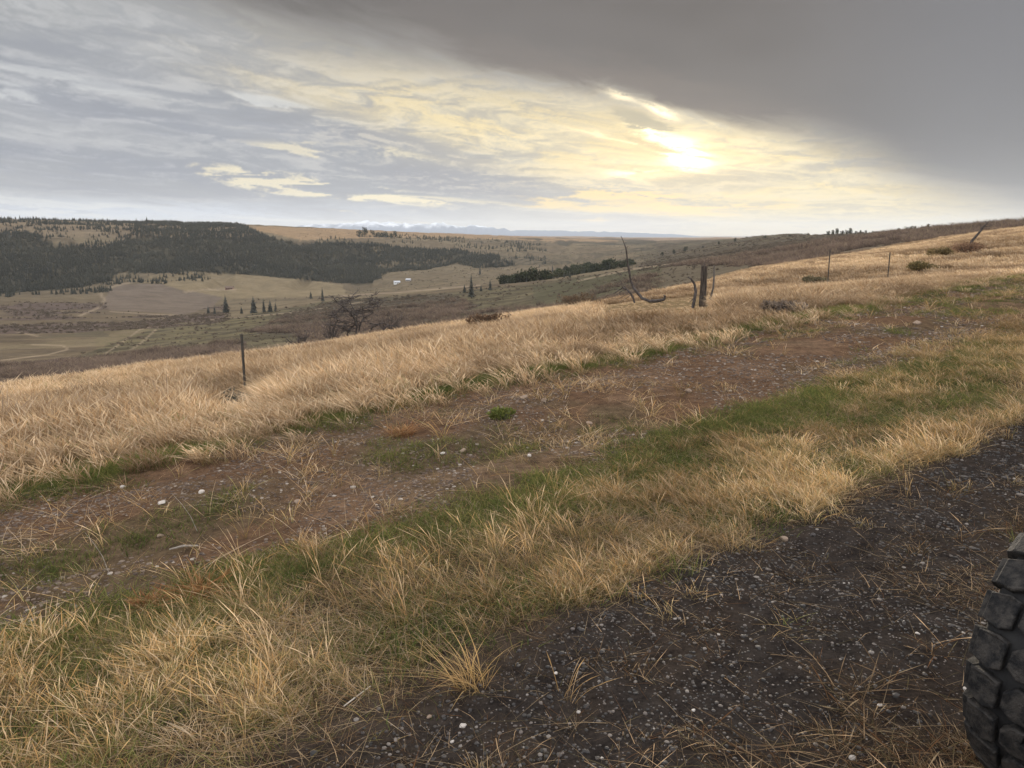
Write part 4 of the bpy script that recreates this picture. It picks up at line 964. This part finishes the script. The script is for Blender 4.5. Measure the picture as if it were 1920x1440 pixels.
def thorn_tree():
    r = 29.5; x0, y0, _ = at(668, r); z0 = float(H(x0, y0)); gz = CZ + slope(668, 616)*r
    print('THORN ground', z0, 'wanted', gz)
    root = bpy.data.objects.new('bare_tree', None); COL.objects.link(root); root.location = (x0, y0, z0); tag(root, 'bare many-limbed thorn tree behind the grass edge', 'dead tree')
    O = Vector((x0, y0, z0)); k = r/F; rn = random.Random(5)
    def P(px, py, d=0): v = pix_path(0, r+d, 0, [(px, py)])[0]; return v-O
    limbs = [([(636,658),(634,612),(640,594),(638,582),(650,566),(660,552)],.09),([(663,658),(668,606),(664,590),(652,572),(640,562),(632,548)],.11),([(668,658),(672,604),(678,590),(676,574),(690,566),(702,556)],.10),
             ([(650,658),(656,612),(668,600),(668,585),(658,560),(664,545)],.09),([(670,658),(690,608),(704,600),(722,606)],.08),([(664,658),(654,615),(646,606),(632,604)],.07),([(678,590),(690,582),(694,562),(688,546)],.06),([(668,585),(656,578),(640,580),(628,590)],.05)]
    tips = []
    for i, (pl, w) in enumerate(limbs):
        b = MB(); d0 = rn.uniform(-.6,.6); V = [P(px, py, d0*j/len(pl)) for j, (px, py) in enumerate([(664+(a-664)*1.3, b+6) for a, b in pl])]
        b.tube(V, np.linspace(w*.42, w*.11, len(V)), 7, jit=.12); 
        for j in range(2, len(V)):
            for _ in range(8):
                s = V[j].lerp(V[j-1], rn.random()); d = Vector((rn.gauss(0,1), rn.gauss(0,1), rn.gauss(.05,.4))).normalized(); L = rn.uniform(.22,.6)
                e1 = s+d*L*.5; d2 = (d+Vector((rn.gauss(0,.5),rn.gauss(0,.5),rn.gauss(0,.4)))).normalized(); e2 = e1+d2*L*.5
                b.tube([s,e1,e2],[.014,.010,.005],4,False)
                for _ in range(2):
                    d3 = (d2+Vector((rn.gauss(0,.8),rn.gauss(0,.8),rn.gauss(0,.6)))).normalized(); b.tube([e1,e1+d3*L*.45],[.010,.004],4,False)
        b.obj('limb', M_dead, root)
snag(); thorn_tree()
# thin brush around the thorn tree
def dry_brush():
    rn = random.Random(9)
    for i, (px, r, w, lb) in enumerate([(612,29,.6,'leafless brush left of the bare thorn tree'),(728,29.5,.6,'leafless brush right of the bare thorn tree'),(548,28,.5,'leafless brush nearest the left end of the thorn thicket')]):
        x, y, z = at(px, r); b = MB()
        for k in range(26):
            a = rn.random()*6.28; q = w*rn.uniform(.2,1); h = rn.uniform(.7,1.6)*w; m = Vector((math.cos(a)*q*.4, math.sin(a)*q*.4, h*.5)); e = Vector((math.cos(a)*q, math.sin(a)*q, h)); s = Vector((math.cos(a)*.12,math.sin(a)*.12,-.05))
            b.tube([s,m,e],[.018,.012,.005],4,False)
            for _ in range(4):
                t = m.lerp(e, rn.random()); b.tube([t, t+Vector((rn.gauss(0,.16),rn.gauss(0,.16),rn.gauss(.15,.1)))],[.008,.003],4,False)
        zz = z
        tag(b.obj('bare_shrub', M_dead, None, (x, y, zz)), lb, 'shrub')
dry_brush()

# ------------------------------------------------------------------ stones and sticks
def build_stones():
    mp = plain('pale_stone', (.42,.36,.31), (.62,.57,.52), 30, .8, .4); mb = plain('tan_stone', (.20,.14,.10), (.34,.26,.20), 30, .85, .4)
    L = [(662,915,.026,mp,'small white stone on the bare track left of the middle'),(992,856,.03,mp,'white stone on the track above the green patch'),(868,848,.045,mb,'tan stone on the track left of the white one'),
      (303,945,.04,mp,'pale stone at the left of the track above the grass stalk'),(378,924,.035,mp,'pale stone a little right of its neighbour near the far track edge'),(558,943,.035,mb,'tan stone at the near edge of the bare track'),
      (230,915,.03,mp,'pale pebble by the far green edge at the left'),(983,748,.06,mb,'flat tan stone near the far track edge'),(1020,752,.05,mb,'flat stone beside another at the far track edge'),(868,1362,.017,mp,'pinkish white pebble, brightest on the gravel at the bottom'),
      (805,1347,.014,mb,'tan pebble left of the brightest gravel pebble'),(1042,1265,.011,mp,'small white pebble midway on the gravel'),(848,1393,.010,mp,'white chip just under the brightest gravel pebble'),(1598,1424,.016,mp,'white pebble in the dead weeds at the bottom right'),
      (1650,1325,.013,mp,'pale pebble in the weeds left of the tyre'),(1720,1190,.012,mp,'grey pebble in weeds up from the tyre foot'),(1814,1295,.024,mp,'sharp white stone chip against the tyre'),(1470,1012,.03,mb,'tan stone at the grass edge of the gravel'),
      (1105,795,.045,mb,'pale flat stone on the far half of the track'),(1290,735,.06,mb,'tan stone on the track before the uphill bend'),(1718,608,.09,mb,'pale lump of stone high on the fading track'),(830,852,.03,mp,'pale small stone left of the tan stone'),(300,1008,.03,mb,'brown stone at the left near side of track')]
    for i, (px, py, sz, m, lb) in enumerate(L):
        x, y, z, r = hit(px, py, 1.2); me = rock_mesh('stone', m, 2, 600+i, .6); o = add('stone', me, None, (x, y, z+sz*.2), random.random()*6); o.scale = (sz*.8,)*3
        tag(o, lb, 'stone')
    mst = plain('grey_stick', (.22,.19,.16), (.36,.32,.27), 40, .85, .3)
    def stick(pts, rad, mat, label, name='stick', lift=.02):
        P = []
        for px, py in pts:
            x, y, z, r = hit(px, py, 1.2); P.append(Vector((x, y, z+lift)))
        O = P[0].copy(); b = MB(); b.tube([p-O for p in P], rad, 6, jit=.1); tag(b.obj(name, mat, None, O), label, name)
    mw = plain('bleached_wood', (.40,.34,.28), (.6,.54,.47), 25, .85, .3)
    stick([(318,1036),(345,1030),(372,1029)], [.005,.008,.005], mst, 'bleached stick lying in the green turf')
    stick([(645,1330),(668,1312),(695,1292)], [.0025,.003,.002], mw, 'thin pale stalk lying across the dark gravel gap', lift=.012)
    # two tall single stalks
    for (bx, by, tx, ty, lb) in [(372,1000,330,925,'long pale stalk leaning left above the green turf'),(205,1075,170,1000,'long pale stalk at the left leaning over bare dirt')]:
        x, y, z, r = hit(bx, by, 2); k = r/F; b = MB(); b.tube([(0,0,-.01),((tx-bx)*k*.3,0.01,(by-ty)*k*.4),((tx-bx)*k*.6,0,(by-ty)*k*.72),((tx-bx)*k,0,(by-ty)*k*1.0)], [.002,.0018,.0015,.001], 5)
        tag(b.obj('grass_stalk', mst, None, (x, y, z)), lb, 'stalk')
build_stones()

# ------------------------------------------------------------------ farm buildings
def build_houses():
    mw = plain('white_siding', (.72,.72,.70), (.8,.8,.78), 2, .6, 0); mr = plain('pale_roof', (.40,.41,.43), (.5,.5,.51), 1, .5, 0); md = plain('dark_glass', (.02,.025,.03), (.04,.045,.05), 1, .2, 0); ms = plain('red_siding', (.17,.10,.08), (.22,.13,.10), 1, .8, 0); mg = plain('grey_siding', (.35,.33,.32),(.42,.40,.39),1,.8,0)
    mq = plain('brown_roof', (.12,.08,.06), (.17,.12,.09), 1, .8, 0)
    def house(px, r, w, d, h, wall, roof, label, rz, cat='house'):
        x, y, z = at(px, r); root = bpy.data.objects.new('farm_'+cat, None); COL.objects.link(root); root.location = (x, y, z); root.rotation_euler[2] = rz; tag(root, label, cat)
        b = MB(); b.box((0,0,h/2-.5), (w,d,h+1)); b.poly([(-w/2,-d/2,h),(-w/2,d/2,h),(-w/2,0,h+d*.3)]); b.poly([(w/2,-d/2,h),(w/2,0,h+d*.3),(w/2,d/2,h)]); b.obj('wall', wall, root)
        q = MB(); e = .4
        for s in (-1,1):
            a = (0, h+d*.3+.15); c = (s*(d/2+e), h-.25+.02)
            q.poly([(-w/2-e,a[0],a[1]),(w/2+e,a[0],a[1]),(w/2+e,c[0],c[1]),(-w/2-e,c[0],c[1])]); q.poly([(-w/2-e,a[0],a[1]-.14),(w/2+e,a[0],a[1]-.14),(w/2+e,c[0],c[1]-.14),(-w/2-e,c[0],c[1]-.14)][::-1])
        q.obj('roof', roof, root)
        for xx in (-w*.3, w*.3): v = MB(); v.box((xx,-d/2-.02,h*.55), (1.2,.06,1.1)); v.obj('window', md, root)
        v = MB(); v.box((0,-d/2-.03,1.05), (1.0,.06,2.1)); v.obj('door', md, root)
    house(742, 1165, 9, 6, 2.6, mw, mr, 'small white farmhouse below the dark forest slope', .25)
    house(764, 1180, 7, 5, 2.0, mg, mr, 'low grey shed right of the white farmhouse', -.2, 'shed')
    house(424, 1130, 10, 6, 3, ms, mq, 'reddish shed on the tan rise above the brown field', .1, 'shed')
build_houses()

# ------------------------------------------------------------------ the wheel at the right edge
def build_wheel():
    mt = plain('dusty_tyre_rubber', (.008,.008,.009), (.045,.040,.036), 34, .75, .7, 140, .25); mk = plain('groove_rubber', (.010,.010,.011), (.022,.021,.021), 12, .7, .2, 60, .3); mrim = plain('dark_alloy', (.03,.03,.032), (.05,.05,.05), 5, .4, 0, spec=.5)
    Rt, W = .42, .30
    root = bpy.data.objects.new('vehicle_wheel', None); COL.objects.link(root)
    x, y = WHEEL['xy']; z = float(H(x, y)); root.scale = (1.07,)*3; root.location = (x, y, z+Rt*1.07+.01); root.rotation_euler = (0, R(WHEEL['camber']), R(WHEEL['rz']))
    tag(root, 'dusty off-road wheel with chunky tread at the right edge of the gravel', 'wheel')
    # axle along local X, profile: (axial, radius)
    prof = [(-.10,.215),(-.145,.235),(-.165,.29),(-.160,.345),(-.140,.385),(-.09,.398),(0,.402),(.09,.398),(.140,.385),(.160,.345),(.165,.29),(.145,.235),(.10,.215)]
    n = 96; V = []; Fc = []
    for i in range(n):
        a = 2*math.pi*i/n
        for ax, rr in prof: V.append((ax, rr*math.cos(a), rr*math.sin(a)))
    m = len(prof)
    for i in range(n):
        for j in range(m): Fc.append((i*m+j, i*m+(j+1)%m, ((i+1)%n)*m+(j+1)%m, ((i+1)%n)*m+j))
    tyre = add('tyre', mesh_np('tyre', V, Fc, [mk], smooth=True), root)
    rn = random.Random(3)
    def block(b, a, poly, r0, r1, taper=.93, bend=0):
        """a tread block: polygon in (axial, arc metres) raised from r0 to r1"""
        base = len(b.v); k = len(poly); cx = sum(p[0] for p in poly)/k; cy = sum(p[1] for p in poly)/k
        for lv, (rr, tp) in enumerate(((r0,1.0),(r1-.004,taper+.07),(r1,taper-.02))):
            for (u, v) in poly:
                uu = cx+(u-cx)*tp; vv = cy+(v-cy)*tp; drop = max(0, abs(uu)-.08)**2*4.2
                R2 = rr - (drop if lv else drop*.9); w = a+vv/.40; b.v.append(Vector((uu, R2*math.cos(w), R2*math.sin(w))))
        for lv in range(2):
            for i in range(k): q = base+lv*k; b.f.append((q+i, q+(i+1)%k, q+k+(i+1)%k, q+k+i))
        b.f.append(tuple(base+2*k+i for i in range(k)))
    N = 25; cen = MB(); shs = {-1: MB(), 1: MB()}
    for i in range(N):
        a = 2*math.pi*i/N; st_ = 2*math.pi*.40/N
        cen.v and None
        block(cen, a, [(-.006,-.044),(.042,-.042),(.068,-.020),(.064,.020),(.036,.042),(.006,.038),(.014,.006),(-.012,-.010)], .395, Rt+.004)
        block(cen, a+st_/.40*.5, [(.006,.044),(-.042,.042),(-.068,.020),(-.064,-.020),(-.036,-.042),(-.006,-.038),(-.014,-.006),(.012,.010)], .395, Rt+.004)
        for s in (-1, 1):
            sh = shs[s]; o = a + (0 if s > 0 else st_/.40*.5); lng = .0 if i % 2 else .014
            block(sh, o, [(s*(.076),-.036),(s*.104,-.046),(s*.156,-.044),(s*.160,.030),(s*.110,.044),(s*.080,.034)][::s], .380, Rt+.002)
            # shoulder lug wrapping onto the sidewall
            b0 = len(sh.v); w0, w1 = o-.046/.40, o+.030/.40
            ring = [(.150,Rt-.024),(.172,.385),(.176,.352-lng),(.160,.338-lng),(.140,.36)]
            for w in (w0, w1):
                for ax, rr in ring: sh.v.append(Vector((s*ax, rr*math.cos(w), rr*math.sin(w))))
            k = len(ring)
            for j in range(k): sh.f.append((b0+j, b0+(j+1)%k, b0+k+(j+1)%k, b0+k+j))
            sh.f.append(tuple(b0+j for j in range(k))[::-1]); sh.f.append(tuple(b0+k+j for j in range(k)))
    for mb_, nm in ((cen,'tread_block_row'),(shs[-1],'shoulder_lug_row'),(shs[1],'shoulder_lug_row')):
        o = mb_.obj(nm, mt, tyre); md = o.modifiers.new('bevel', 'BEVEL'); md.width = .0012; md.segments = 1; md.limit_method = 'ANGLE'
    b = MB(); n = 48; rp = [(-.10,.215),(-.10,.20),(-.06,.19),(.06,.19),(.10,.20),(.10,.215)]
    for ax, rr in ((0,0),): pass
    V = []; Fc = []
    for i in range(n):
        a = 2*math.pi*i/n
        for ax, rr in rp: V.append((ax, rr*math.cos(a), rr*math.sin(a)))
    m = len(rp)
    for i in range(n):
        for j in range(m-1): Fc.append((i*m+j, i*m+j+1, ((i+1)%n)*m+j+1, ((i+1)%n)*m+j))
    rim = add('rim', mesh_np('rim', V, Fc, [mrim], smooth=True), root)
    for k in range(8):
        a = 2*math.pi*k/8; M = Matrix.Rotation(a, 4, 'X'); s = MB(); s.box((.055,0,.125), (.03,.045,.15), M); s.obj('spoke', mrim, rim)
    h = MB(); h.tube([(-.06,0,0),(.075,0,0)], [.062,.055], 20); h.obj('hub', mrim, rim)
WHEEL = dict(xy=(1.71, 2.05), rz=-56, camber=0)
build_wheel()

# ------------------------------------------------------------------ render settings
DENOISE = True
SC.view_settings.view_transform = 'Standard'; SC.view_settings.look = 'None'; SC.view_settings.exposure = 0; SC.view_settings.gamma = 1; SC.view_settings.use_curve_mapping = False
SC.render.engine = 'CYCLES'
c = SC.cycles; c.use_denoising = DENOISE; c.max_bounces = 3; c.diffuse_bounces = 2; c.glossy_bounces = 2; c.transmission_bounces = 3; c.transparent_max_bounces = 4; c.volume_bounces = 0
c.use_adaptive_sampling = True; c.adaptive_threshold = .02; c.sample_clamp_indirect = 4; c.caustics_reflective = False; c.caustics_refractive = False
